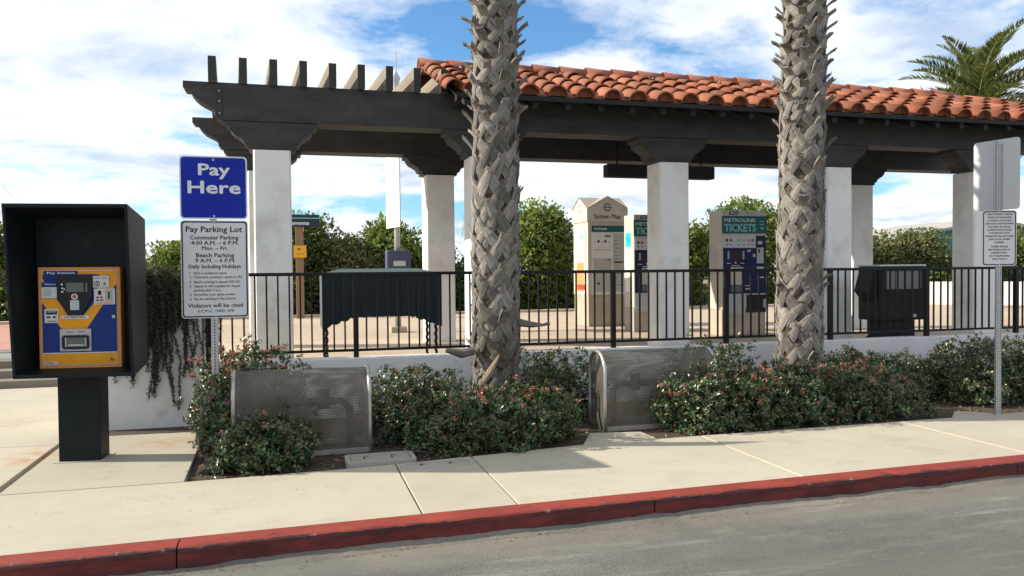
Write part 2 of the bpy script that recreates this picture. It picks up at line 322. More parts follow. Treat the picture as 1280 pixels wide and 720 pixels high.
def thing(name, label, cat, loc=(0, 0, 0), rz=0, group=None):
    o = bpy.data.objects.new(name, None); COL.objects.link(o); o.location = loc; o.rotation_euler = (0, 0, rz); o.empty_display_size = .1
    return tag(o, label, cat, group)
def structure(o): o['kind'] = 'structure'; return o
def stuff(o): o['kind'] = 'stuff'; return o
def rrect(x0, z0, x1, z1, r, n=5):
    out = []
    for cx_, cz_, a in ((x1 - r, z0 + r, -90), (x1 - r, z1 - r, 0), (x0 + r, z1 - r, 90), (x0 + r, z0 + r, 180)):
        out += [(cx_ + r * math.cos(math.radians(a + 90 * k / n)), cz_ + r * math.sin(math.radians(a + 90 * k / n))) for k in range(n + 1)]
    return out
def ring(mb, outer, inner, y0, y1, m=0):   # frame between two equal-length outlines, in the xz plane
    n = len(outer)
    vs = [(p[0], y0, p[1]) for p in outer] + [(p[0], y0, p[1]) for p in inner] + [(p[0], y1, p[1]) for p in outer] + [(p[0], y1, p[1]) for p in inner]
    fs = []
    for i in range(n):
        j = (i + 1) % n
        fs += [(i, j, n + j, n + i), (2 * n + j, 2 * n + i, 3 * n + i, 3 * n + j), (j, i, 2 * n + i, 2 * n + j), (n + i, n + j, 3 * n + j, 3 * n + i)]
    mb.add(vs, fs, m)
_tc = {}
def text_geo(body, bold):
    if (body, bold) in _tc: return _tc[(body, bold)]
    cu = bpy.data.curves.new('text', 'FONT'); cu.body = body; cu.size = 1; cu.offset = bold; cu.resolution_u = 2; cu.fill_mode = 'FRONT'
    ob = bpy.data.objects.new('text', cu); me = bpy.data.meshes.new_from_object(ob)
    vs = [tuple(v.co[:2]) for v in me.vertices]; fs = [tuple(p.vertices) for p in me.polygons]
    bpy.data.objects.remove(ob); bpy.data.curves.remove(cu); bpy.data.meshes.remove(me)
    xs = [p[0] for p in vs]
    _tc[(body, bold)] = (vs, fs, min(xs), max(xs)); return _tc[(body, bold)]
CAP = .73
def text(mb, body, x, z, h, w=None, y=0., align='C', bold=.012, m=0, axis='y'):
    """print in the xz plane, cap height h, baseline centred on z"""
    vs, fs, a, b = text_geo(body, 0)
    k = h / CAP; kx = w / (b - a) if w else k * .92
    ox = x - (a + b) / 2 * kx if align == 'C' else x - a * kx
    st = bold * 2.4 * k
    for i, (dx, dz) in enumerate(((0, 0),) if not bold else ((-st, 0), (st, 0), (0, st * .7), (0, -st * .7))):
        yy = y - .00012 * i
        if axis == 'y': pts = [(ox + dx + p[0] * kx, yy, z + dz - h / 2 + p[1] * k) for p in vs]
        else: pts = [(yy, -(ox + dx + p[0] * kx), z + dz - h / 2 + p[1] * k) for p in vs]     # on a face looking towards -x
        mb.add(pts, fs, m)

def leaves(P, D, Nn, Ln, Wd, fold=.25):
    """one folded leaf (4 verts, 2 triangles) per row; returns verts, tris"""
    D = D / np.linalg.norm(D, axis=1, keepdims=True); Sd = np.cross(D, Nn); Sd /= np.linalg.norm(Sd, axis=1, keepdims=True) + 1e-9
    Nn = np.cross(Sd, D); Ln = Ln[:, None]; Wd = Wd[:, None]
    a = P; b = P + D * Ln * .45 + Sd * Wd * .5 + Nn * Wd * fold; c = P + D * Ln; d = P + D * Ln * .45 - Sd * Wd * .5 + Nn * Wd * fold
    V = np.stack([a, b, c, d], 1).reshape(-1, 3); n = len(P); i = np.arange(n)[:, None] * 4
    F = np.concatenate([i + np.array([[0, 1, 2]]), i + np.array([[0, 2, 3]])], 1).reshape(-1, 3)
    return V, F
def tri_mesh(name, V, F, mat):
    me = bpy.data.meshes.new(name); me.vertices.add(len(V)); me.vertices.foreach_set('co', V.astype(np.float32).ravel())
    me.loops.add(len(F) * 3); me.loops.foreach_set('vertex_index', F.astype(np.int32).ravel())
    me.polygons.add(len(F)); me.polygons.foreach_set('loop_start', np.arange(len(F), dtype=np.int32) * 3)
    me.polygons.foreach_set('loop_total', np.full(len(F), 3, np.int32)) if False else None
    me.materials.append(mat); me.update(calc_edges=True); return me
def unit(n): v = RNG.normal(size=(n, 3)); return v / np.linalg.norm(v, axis=1, keepdims=True)

# ================================================================== SETTING
def sheet(name, pts, z, mat):
    return structure(MB().add([(x, y, z) for x, y in pts], [tuple(range(len(pts)))]).build(name, mat))
sheet('ground', [(-300, -300), (300, -300), (300, 300), (-300, 300)], -.30, dirt_m)
def kf(s): return .028 * s
sheet('road', [(-14, -25), (40, -25), (40, 4.69 + kf(40)), (-14, 4.69 + kf(-14))], -.125, asphalt)
# kerb of separate cast stones
kerb = structure(MB().prism([(-13, 4.70 + kf(-13)), (30, 4.70 + kf(30)), (30, 4.84 + kf(30)), (-13, 4.84 + kf(-13))], -.29, -.13, 'z').build('kerb', concrete))
ks = [-9.36, -6.42, -3.5, -.618, 2.268, 5.335, 8.2, 11.1, 14.0, 17]
for a, b in zip(ks, ks[1:]):
    a += .004; b -= .004
    n = 14; path = [a + (b - a) * i / n for i in range(n + 1)]
    m = MB(); vs = []
    prof = [(4.674, -.20), (4.676, -.10), (4.680, -.03), (4.686, -.012), (4.70, -.003), (4.72, 0), (4.846, 0), (4.846, -.20)]
    for x in path:
        for (y, z) in prof:
            j = .0025 * math.sin(x * 7.3 + z * 90) + random.uniform(-.0022, .0022)
            vs.append((x, y + kf(x) + (j if z > -.15 and y < 4.8 else 0), z + (random.uniform(-.0015, .0015) if -.02 < z < 0 else 0)))
    k = len(prof)
    fs = [(i * k + q, i * k + (q + 1) % k, (i + 1) * k + (q + 1) % k, (i + 1) * k + q) for i in range(n) for q in range(k)]
    fs += [tuple(range(k)), tuple(range((n + 1) * k - 1, n * k - 1, -1))]
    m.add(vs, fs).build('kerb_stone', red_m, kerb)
# grit and scraps lying in the gutter
nG = 900; gx = RNG.uniform(-1, 9, nG); gy = 4.665 + .028 * gx - RNG.exponential(.05, nG)
V, F = leaves(np.stack([gx, gy, np.full(nG, -.1215)], 1), np.stack([RNG.normal(size=nG), RNG.normal(size=nG) * .6, np.abs(RNG.normal(size=nG)) * .15], 1), np.tile([0, 0, 1.], (nG, 1)), RNG.uniform(.006, .022, nG), RNG.uniform(.004, .012, nG), .4)
m = MB(); vs = []; q = 420; rk = random.Random(4); hh = .5; ww = .5
for i in range(q + 1):
    x = -3 + 16 * i / q; hh = min(1, max(0, hh + rk.uniform(-.22, .22))); ww = min(1, max(0, ww + rk.uniform(-.2, .2)))
    vs += [(x, 4.69 + kf(x), -.117 + .026 * hh), (x, 4.668 + kf(x) - .012 * ww, -.119 + .020 * hh), (x, 4.61 + kf(x) - .06 * ww, -.1243)]
m.add(vs, [(i * 3 + k, i * 3 + k + 1, i * 3 + 4 + k, i * 3 + 3 + k) for i in range(q) for k in range(2)]); structure(m.build('gutter_edge', asphalt, smooth=True))
stuff(tag(link('gutter_litter', tri_mesh('gutter_litter', V, F, litter)), 'dry bits of leaf and grit lying along the foot of the red kerb', 'litter'))

# sidewalk slabs
side = structure(MB().prism([(-13, 4.85 + kf(-13)), (24, 4.85 + kf(24)), (24, 6.40), (6.3, 6.42), (3.3, 6.42), (2.35, 6.39), (.96, 6.2), (-.745, 6.11), (-.80, 8.0), (-13, 8.0)], -.28, -.035, 'z').build('sidewalk', lid_m))
def slab(parent, poly, z1=0., z0=-.12, mat=None, bev=.006, name='slab'):
    return MB().prism(poly, z0, z1, 'z').build(name, mat or concrete, parent, bev=bev)
def back(s):   # rear edge of the pavement against the planter
    xs = [-14, -.742, .37, .96, 2.35, 3.32, 6.3, 7.2, 14, 30]; ys = [6.12, 6.124, 6.16, 6.215, 6.40, 6.43, 6.434, 6.46, 6.62, 7.0]
    return float(np.interp(s, xs, ys))
def strip(a, b, extra=()):
    xs = [a] + [x for x in (-.742, .37, .96, 2.35, 3.32, 6.3, 7.2) if a < x < b] + [b]
    return [(a, 4.852 + kf(a)), (b, 4.852 + kf(b))] + [(x, back(x)) for x in reversed(xs)]
cuts = [-1.945, .768, 1.388, 3.525, 5.66, 7.8, 9.9, 12, 14.2, 17, 20]
for a, b in zip(cuts, cuts[1:]): slab(side, strip(a + .005, b - .005), z1=random.uniform(-.002, .001))
slab(side, [(-1.935, 6.134), (-.752, 6.136), (-.775, 7.25), (-.795, 8.02), (-1.94, 8.08)])
slab(side, [(-5.2, 4.80), (-1.985, 4.80), (-1.98, 7.76), (-5.2, 7.88)], .004)
slab(side, [(-5.2, 7.89), (-1.98, 7.77), (-1.98, 11.75), (-5.2, 11.75)], .004)
slab(side, [(-9, 4.6), (-5.21, 4.7), (-5.21, 11.75), (-9, 11.75)], .002)
slab(side, [(2.40, 6.41), (3.10, 6.435), (3.09, 6.74), (2.62, 6.83)], .002)
slab(side, [(6.30, 6.446), (6.86, 6.462), (6.76, 6.62), (6.60, 6.72)], .002)
# planter soil with leaf litter
structure(MB().prism([(-.74, 6.10), (.96, 6.19), (2.35, 6.38), (6.3, 6.42), (14, 6.6), (14, 8.55), (-1.9, 8.55), (-1.9, 8.07), (-.79, 8.01)], -.2, -.03, 'z').build('planter_soil', soil))
nG = 5000; gx = RNG.uniform(-.72, 9, nG); gy = RNG.uniform(6.15, 8.4, nG); ok = gy > np.array([back(x) for x in gx]) + .02
gx = gx[ok]; gy = gy[ok]; nG = len(gx)
V, F = leaves(np.stack([gx, gy, np.full(nG, -.022)], 1), np.stack([RNG.normal(size=nG), RNG.normal(size=nG), np.abs(RNG.normal(size=nG)) * .35], 1), np.tile([0, 0, 1.], (nG, 1)) + RNG.normal(size=(nG, 3)) * .3, RNG.uniform(.02, .05, nG), RNG.uniform(.01, .022, nG), .3)
stuff(tag(link('leaf_litter', tri_mesh('leaf_litter', V, F, litter)), 'brown dry leaves scattered over the planter soil under the shrubs', 'leaf litter'))

# raised platform, steps, red paving
ZP = .40
plat = structure(MB().prism([(-1.9, 8.7), (22, 8.7), (22, 19.9), (-9, 19.9), (-9, 12.75), (-1.9, 12.75)], -.28, ZP - .02, 'z').build('platform', stucco))
xs_ = [-9, -4.4, -1.9, 1.1, 4.1, 7.1, 10.1, 13.1, 16.1, 22]; ys_ = [8.7, 10.9, 13.1, 15.3, 17.6, 19.6]
for i in range(len(xs_) - 1):
    for j in range(len(ys_) - 1):
        if i < 2: continue
        slab(plat, [(xs_[i] + .004, ys_[j] + .004), (xs_[i + 1] - .004, ys_[j] + .004), (xs_[i + 1] - .004, ys_[j + 1] - .004), (xs_[i] + .004, ys_[j + 1] - .004)], ZP, ZP - .1, platform_m, .004)
slab(plat, [(-9, 19.61), (22, 19.61), (22, 19.9), (-9, 19.9)], ZP + .06, ZP - .1, platform_m, .01, 'edge_kerb')
for i in range(2):
    for j in range(3):
        y0 = 13.1 + 2.16 * j
        slab(plat, [(xs_[i] + .004, y0), (xs_[i + 1] - .004, y0), (xs_[i + 1] - .004, y0 + 2.15), (xs_[i] + .004, y0 + 2.15)], ZP + .002, ZP - .1, paving_m, .004, 'paving_slab')
st = thing('steps', 'low concrete steps rising to the red paving at the left edge', 'steps', (-5.4, 11.8, 0))
for k in range(4):
    MB().box(-3.6, .32 * k, -.2, 3.42, 1.35, .1 * (k + 1) - (.004 if k == 3 else 0)).build('step', step_m, st, bev=.012)
# ------------------------------------------------------------------ walls
pw = thing('planter_wall', 'long low white stucco wall along the back of the shrub bed', 'wall', (-.78, 8.5, 0))
MB().box(0, 0, -.25, 15, .2, .587).build('wall_face', wall_m, pw, bev=.008)
rw = thing('raised_planter', 'taller white stucco planter wall behind the pay station with trailing plants', 'wall', (-1.86, 8.5, 0))
m = MB(); m.box(0, 0, -.25, 1.0, .14, 1.22); m.box(0, .95, -.25, 1.0, 1.1, 1.22); m.box(0, .14, -.25, .14, .95, 1.22); m.box(.88, .14, -.25, 1.0, .95, 1.22)
m.build('wall_face', wall_m, rw, bev=.01); MB().box(.14, .14, .3, .88, .95, 1.12).build('soil_fill', soil, rw)

# ================================================================== PAVILION
pav = thing('pavilion', 'open station pavilion with white columns, dark timber pergola and red tile roof', 'pavilion', (0, 0, 0))
CW = .216; CT = 10.177; BT = 12.265; FC = [-.187 + 2.6346 * k for k in range(5)]; BC = [-.352, 2.223, 9.829]; CZ = 2.945
def column(x, y):
    m = MB(); vs = []; b = CW + .004; r = .02
    for z, w in ((ZP - .02, b), (CZ, CW)):
        for a, c in ((-w + r, -w), (w - r, -w), (w, -w + r), (w, w - r), (w - r, w), (-w + r, w), (-w, w - r), (-w, -w + r)): vs.append((x + a, y + c, z))
    m.add(vs, [(i, (i + 1) % 8, 8 + (i + 1) % 8, 8 + i) for i in range(8)] + [tuple(range(8, 16)), tuple(range(7, -1, -1))])
    m.build('column', stucco, pav)
for x in FC: column(x, CT)
for x in BC: column(x, BT)
beam_end = [(0, 0), (0, -.077), (.073, -.086), (.083, -.135), (.115, -.175), (.16, -.215), (.22, -.248), (.27, -.272), (.31, -.30), (.34, -.345), (.347, -.40), (.39, -.405), (.39, -.44)]
def beam(x0, x1, y0, y1, z1, mat, h=.44):
    k = h / .44
    prof = [(x0 + a, z1 + b * k) for a, b in beam_end] + [(x1 - a, z1 + b * k) for a, b in reversed(beam_end)]
    MB().prism(prof, y0, y1, 'y').build('beam', mat, pav, bev=.006)
beam(-1.167, 12.4, 9.985, 10.365, 3.722, wood)
beam(-1.294, 12.5, 12.07, 12.45, 3.68, wood, .435)
bol = [(0, 0), (0, -.05), (.045, -.055), (.06, -.105), (.10, -.15), (.16, -.185), (.20, -.215), (.215, -.25), (.222, -.268), (.26, -.272), (.26, -.325)]
def bolster(x, y, z1, h=.325, w=.53):
    k = h / .325
    prof = [(-w + a, b * k) for a, b in bol] + [(w - a, b * k) for a, b in reversed(bol)]
    MB().prism(prof, -.185, .185, 'y').build('bolster', wood, pav, (x, y, z1), bev=.006)
for x in FC: bolster(x, CT, 3.279)
for x in BC: bolster(x, BT, 3.242, .29)
# joint plate near the beam's left end, with bolt heads
jp = MB().box(-.80, 9.978, 3.285, -.735, 9.986, 3.70).build('joint_plate', capw, pav)
m = MB(); [m.disc((-.768, 9.978, z), .009, 'y', 8, .006) for z in (3.36, 3.5, 3.62)]; m.build('bolt', galv, jp)
# pergola rafters
rm = MB(); prof = [(-.20, .0), (-.20, .07), (-.205, .285), (2.55, .285), (2.55, .06), (2.50, 0)]
rm.prism(prof, -.045, .045, 'x')
for i, f in enumerate(rm.f):
    if all(abs(rm.v[k][1] + .2) < .02 for k in f): rm.m[i] = 1
rme = rm.mesh('rafter', [raft_m, capw])
for k in range(9):
    o = link('rafter', rme, pav, (-.852 + .342 * k, 10.12, 3.722), (0, 0, .066)); o.scale.z = random.uniform(.98, 1.02)
# roof
TS, TE, TZ, RT, RZ = 1.95, 11.62, 3.64, 11.22, 4.30
SL = (RZ - TZ) / (RT - 9.5); ANG = math.atan(SL); EV = 9.46
roof = MB(); zz0 = TZ + SL * (EV - 9.5)
for sgn in (1, -1):
    y0 = EV if sgn == 1 else 2 * RT - EV
    roof.prism([(y0, zz0 - .035), (y0, zz0), (RT, RZ), (RT, RZ - .035)], TS, TE, 'x')
roof = roof.build('roof', wood_in, pav)
for x, nm in ((TS + .05, 1), (TE - .1, 0)):
    MB().prism([(EV + .15, zz0 - .04 + .057), (RT, RZ - .04), (2 * RT - EV - .15, zz0 - .04 + .057), (2 * RT - EV - .3, zz0 - .08), (EV + .3, zz0 - .08)], x, x + .05, 'x').build('gable_board', wood_in, roof)
MB().box(TS, EV - .03, zz0 - .05, TE, EV - .004, zz0 + .005).build('fascia', wood_in, roof)
rr = MB().prism([(EV + .03, zz0 + .03 * SL - .036), (RT - .02, RZ - .045), (RT - .02, RZ - .15), (EV + .03, zz0 - .135)], -.035, .035, 'x').mesh('roof_rafter', wood_in)
rrb = MB().prism([(2 * RT - y, z) for y, z in [(EV + .03, zz0 + .03 * SL - .036), (RT + .0, RZ - .045), (RT + .0, RZ - .15), (EV + .03, zz0 - .135)]], -.035, .035, 'x').mesh('roof_rafter_rear', wood_in)
k = 0
while 2.09 + .432 * k < TE:
    link('roof_rafter', rr, roof, (2.09 + .432 * k, 0, 0)); link('roof_rafter', rrb, roof, (2.09 + .432 * k, 0, 0)); k += 1
def barrel(ro0, ro1, ln, th, inv=False, n=8, a0=0, a1=180, droop=0):
    """half pipe along +y (ridge-ward), wide at y=0; inv = trough"""
    m = MB(); vs = []
    for y, r in ((0, ro0), (ln, ro1)):
        for rr_ in (r, r - th):
            for i in range(n + 1):
                a = math.radians(a0 + (a1 - a0) * i / n)
                vs.append((rr_ * math.cos(a), y, (-1 if inv else 1) * rr_ * math.sin(a)))
    k = n + 1
    fs = []
    for i in range(n):
        fs += [(i, i + 1, 2 * k + i + 1, 2 * k + i), (k + i + 1, k + i, 3 * k + i, 3 * k + i + 1), (i, k + i, k + i + 1, i + 1), (2 * k + i + 1, 3 * k + i + 1, 3 * k + i, 2 * k + i)]
    fs += [(0, 2 * k, 3 * k, k), (n, k + n, 3 * k + n, 2 * k + n)]
    return m.add(vs, fs)
cov = barrel(.132, .108, .47, .016).mesh('cover_tile', tile_m, True); pan = barrel(.155, .13, .47, .016, True, 6, 35, 145).mesh('pan_tile', tile_m, True)
for me in (cov, pan):
    for p in me.polygons: p.use_smooth = len(p.vertices) == 4 and abs(p.normal.y) < .5
stopm = MB().prism([(.118 * math.cos(math.radians(a)), .118 * math.sin(math.radians(a))) for a in range(0, 181, 20)], .0, .03, 'y').mesh('eave_stop', stop_m)
EXP = .372
def on_slope(d, sgn=1):   # distance d up the slope from the eave
    y = EV + d * math.cos(ANG); z = zz0 + d * math.sin(ANG)
    return (y if sgn == 1 else 2 * RT - y, z)
cols = [2.135 + .363 * k for k in range(27) if 2.135 + .363 * k < 11.6]
for i, x in enumerate(cols):
    for r in range(5):
        y, z = on_slope(-.05 + EXP * r)
        o = link('cover_tile', cov, roof, (x + random.uniform(-.008, .008), y + random.uniform(-.012, .012), z + .028 + random.uniform(-.004, .006)))
        o.rotation_euler = (ANG - .045 + random.uniform(-.012, .012), random.uniform(-.03, .03), random.uniform(-.025, .025))
        if i < len(cols) - 1:
            y, z = on_slope(-.06 + EXP * r)
            o = link('pan_tile', pan, roof, (x + .1815, y + random.uniform(-.01, .01), z + .165)); o.rotation_euler = (ANG - .04, 0, random.uniform(-.015, .015))
    y, z = on_slope(.015)
    link('eave_stop', stopm, roof, (x, y, z + .022), (ANG * .4, 0, 0))
# rear slope, never seen singly: one joined run of tiles
m = MB(); src = barrel(.132, .108, .47, .016, n=6)
for x in cols:
    for r in range(5):
        y, z = on_slope(-.05 + EXP * r, -1); Mx = Matrix.Translation((x, y, z + .028)) @ Matrix.Rotation(math.pi, 4, 'Z') @ Matrix.Rotation(ANG - .045, 4, 'X')
        m.add([Mx @ Vector(v) for v in src.v], src.f)
stuff(m.build('rear_tiles', tile_m, roof))
rake = barrel(.125, .105, .47, .016, n=8, a0=-20, a1=180).mesh('rake_tile', tile_m, True)
for sgn in (1, -1):
    for r in range(5):
        y, z = on_slope(-.05 + EXP * r, sgn)
        for x in (TS - .02,):
            o = link('rake_tile', rake, roof, (x, y, z + .05)); o.rotation_euler = (ANG - .04, random.uniform(-.05, .05), 0 if sgn == 1 else math.pi)
rid = barrel(.135, .115, .50, .016, n=8, a0=-8, a1=188).mesh('ridge_tile', ridge_m, True)
x = 1.77; 
while x < 10.7:
    o = link('ridge_tile', rid, roof, (x, RT + random.uniform(-.01, .01), RZ + .055 + random.uniform(-.006, .008))); o.rotation_euler = (-.035 + random.uniform(-.01, .01), 0, -math.pi / 2 + random.uniform(-.02, .02)); x += .415
m = MB()
x = 1.85
while x < 11.5:
    for q in range(5):
        cxx = x + random.uniform(0, .36); y, z = RT + random.uniform(-.19, -.10), RZ + random.uniform(-.02, .05); r = random.uniform(.02, .05)
        vs = [(cxx + r * a * random.uniform(.7, 1.4), y + r * b, z + r * c * .8) for a, b, c in ((1, 0, 0), (-1, 0, 0), (0, 1, 0), (0, -1, 0), (0, 0, 1), (0, 0, -1))]
        m.add(vs, [(0, 2, 4), (2, 1, 4), (1, 3, 4), (3, 0, 4), (2, 0, 5), (1, 2, 5), (3, 1, 5), (0, 3, 5)])
    m.box(x, RT - .11, RZ - .02, x + .36, RT + .11, RZ + .075); x += .363
stuff(m.build('mortar', mortar, roof))
# box hanging behind the middle column
hb = thing('hanging_sign_box', 'long dark sign box hanging under the roof behind the middle column', 'sign box', (5.46, 11.2, 2.965))
MB().box(-.89, -.09, -.095, .89, .09, .095).build('case', wood_in, hb, bev=.01)
for sx_ in (-.7, .7): MB().tube([(sx_, 0, .095), (sx_, 0, 1.05)], .012, 6).build('hanger_rod', black_m, hb)

# ================================================================== RAILING
rl = thing('railing', 'black metal picket railing on top of the low white wall', 'railing', (0, 8.602, .587))
X0 = -.80; SP = 1.4655; NB = 8; XE = X0 + SP * NB
MB().box(X0 - .03, -.022, .865, XE, .022, .90).build('top_rail', black_m, rl, bev=.004)
MB().box(X0 - .03, -.016, .06, XE, .016, .088).build('bottom_rail', black_m, rl, bev=.003)
bal = MB().box(-.0085, -.0085, .087, .0085, .0085, .866).mesh('baluster', black_m); post = MB().box(-.026, -.026, -.005, .026, .026, .866).mesh('post', black_m)
for b in range(NB + 1):
    link('post', post, rl, (X0 + SP * b, 0, 0))
    if b < NB:
        for k in range(1, 13): link('baluster', bal, rl, (X0 + SP * b + SP / 13 * k + random.uniform(-.002, .002), 0, 0))

# ================================================================== PALMS IN THE PLANTER
def PC(a, r, z, R=.25): th = a / R; return ((R + r) * math.sin(th), -(R + r) * math.cos(th), z)
def boot(seed, stub):
    rnd = random.Random(seed); m = MB()
    def strap(pts, ws, thick=.02):
        vs = []; uvs = []; n = len(pts); ln = 0
        for i, (a, r, z) in enumerate(pts):
            p, q = pts[max(i - 1, 0)], pts[min(i + 1, n - 1)]
            ta, tz = q[0] - p[0], q[2] - p[2]; l = math.hypot(ta, tz) or 1; na, nz = -tz / l, ta / l
            w = ws[i] / 2; ln += math.hypot(ta, tz) / 2
            for k, (o, dr) in enumerate(((-1, -.045), (-1, -.004), (-.35, .004), (.35, .004), (1, -.004), (1, -.045))):
                vs.append(PC(a + na * w * o, r + dr + rnd.uniform(-.003, .003), z + nz * w * o)); uvs.append((ln * 4, (o + 1) / 2 * .3 + .1))
        fs = [(i * 6 + k, i * 6 + k + 1, (i + 1) * 6 + k + 1, (i + 1) * 6 + k) for i in range(n - 1) for k in range(5)]
        fs.append(tuple(range((n - 1) * 6, n * 6))); m.add(vs, fs, 0, uvs)
    j = lambda s: rnd.uniform(-s, s)
    lr = .012 if rnd.random() < .5 else 0
    for sg in (-1, 1):
        rr = .022 + (lr if sg == 1 else .012 - lr)
        w_ = rnd.uniform(.92, 1.12)
        strap([(sg * .27 + j(.02), rr - .024, -.27 + j(.02)), (sg * .19 + j(.012), rr - .006, -.185), (sg * .115 + j(.01), rr + .010, -.105), (sg * .05, rr + .022, -.03), (-sg * .012, rr + .03, .05)],
              [.095 * w_, .118 * w_, .115 * w_, .10 * w_, .07])
    # the cut stalk: a shallow gutter bending outwards and ending in a ragged tip
    vs = []; uvs = []; n = 5; side = j(.03)
    for i in range(n):
        t = i / (n - 1); w = .052 - .020 * t; r = .035 + stub * (t ** 1.25); z = .0 + (.085 + stub * .55) * (t ** .8) * (1 - .12 * t)
        for k, (o, e) in enumerate(((-1, .014), (0, -.006), (1, .014), (1, -.012), (0, -.03), (-1, -.012))):
            rag = j(.022) if i == n - 1 else 0
            vs.append(PC(o * w + side * t, r + (e if e < 0 else 0) * .3 + rag * .7, z + e + rag)); uvs.append((t * .6 + .3, (o + 1) / 2 * .3 + .5))
    fs = [(i * 6 + k, i * 6 + (k + 1) % 6, (i + 1) * 6 + (k + 1) % 6, (i + 1) * 6 + k) for i in range(n - 1) for k in range(6)] + [tuple(range((n - 1) * 6, n * 6))]
    m.add(vs, fs, 0, uvs)
    return m.mesh('leaf_base', boot_m)
BOOT_S = [boot(i, .028 + .006 * (i % 3)) for i in range(6)]; BOOT_L = [boot(20 + i, .11 + .03 * (i % 3)) for i in range(6)]
def fan_crown(parent, z0):
    m = MB()
    for i in range(46):
        az = i * 2.4; el = math.radians(80 - i * 3.1); ln = 1.05 + .25 * random.random()
        d = Vector((math.cos(az) * math.cos(el), math.sin(az) * math.cos(el), math.sin(el))); s = d.cross(Vector((0, 0, 1))).normalized(); u = s.cross(d)
        b = Vector((0, 0, z0 - i * .02)); e = b + d * ln * .8
        m.tube([b, b + d * ln * .4 + u * .03, e], [.02, .015, .01], 4)
        for k in range(15):
            a = math.radians(-75 + 150 * k / 14); dd = (d * math.cos(a) + s * math.sin(a)); l = ln * .75
            tip = e + dd * l - Vector((0, 0, .18 * l)); w = u.cross(dd).normalized() * .035
            m.add([e, e + dd * l * .5 + w, tip, e + dd * l * .5 - w], [(0, 1, 2, 3)])
    return stuff(m.build('crown', tree_leaf, parent))
def palm(name_label, loc, lean, R, long_from, seed, ly):
    rnd = random.Random(seed)
    p = thing('palm_tree', name_label, 'palm tree', loc, 0, 'palms standing in the planter')
    m = MB(); m.tube([(0, 0, -.1), (lean * .5, ly * 2, 2), (lean, ly * 4, 4), (lean * 1.9, ly * 9, 9.2)], [R + .02, R, R - .015, R - .04], 20); m.build('trunk', core_m, p, smooth=True)
    rows = 49; dz = .130
    for r in range(rows):
        for k in range(5):
            a = (k + .5 * (r % 2)) / 5 * 2 * math.pi + rnd.uniform(-.12, .12); z = .16 + dz * r + rnd.uniform(-.025, .025)
            if z > 5.95: continue
            lng = z > long_from + rnd.uniform(-.25, .25) or rnd.random() < .05
            sc = (R - .012 * z / 4) / .25 * rnd.uniform(.97, 1.05); up_ = min(1, max(0, (z - long_from) / 1.2))
            o = link('leaf_base', rnd.choice(BOOT_L if lng else BOOT_S), p, (lean * z / 4, ly * z, z))
            o.rotation_euler = (rnd.uniform(-.05, .05), rnd.uniform(-.05, .05), a); o.scale = (sc, sc, rnd.uniform(.82, 1.25) * (1 - .25 * up_))
    fan_crown(p, 9.15)
    return p, rnd
p1, rnd = palm('left palm trunk with split leaf bases and a pale torn stalk near its foot', (1.935, 7.62, 0), .06, .197, 2.75, 3, .0275)  # rearward lean shaped so the trunk shades the bare sign back
# torn stalk and loose bits round the foot of the first palm
m = MB(); m.tube([(-.02, -.255, .69), (-.15, -.33, .52), (-.31, -.41, .34)], [.014, .036, .022], 6); m.build('torn_stalk', splint, p1)
m = MB(); m.tube([(.22, -.06, .98), (.36, -.07, .955), (.47, -.08, .95), (.54, -.08, .965)], [.040, .030, .014, .018], 6); m.build('stalk_stub', boot_m, p1)
m = MB(); m.tube([(-.24, -.1, .72), (-.36, -.12, .70), (-.52, -.14, .74)], [.04, .045, .02], 6); m.build('stalk_stub', boot_m, p1)
m = MB()
for i in range(90):
    a = random.gauss(.1, .5); z = random.uniform(.62, .88); r = .245 + random.uniform(0, .05); pth = []
    for k in range(4): pth.append((r * math.sin(a + k * random.uniform(-.08, .08)), -r * math.cos(a) - .012 * k * random.random(), z - .03 * k + random.uniform(-.03, .03)))
    m.tube(pth, .0022, 3, cap=False)
stuff(m.build('trunk_fibre', core_m, p1))
p2, rnd = palm('right palm trunk with grey crosshatched leaf bases beside the ticket machine', (5.44, 7.72, 0), .075, .208, 2.9, 9, .0)

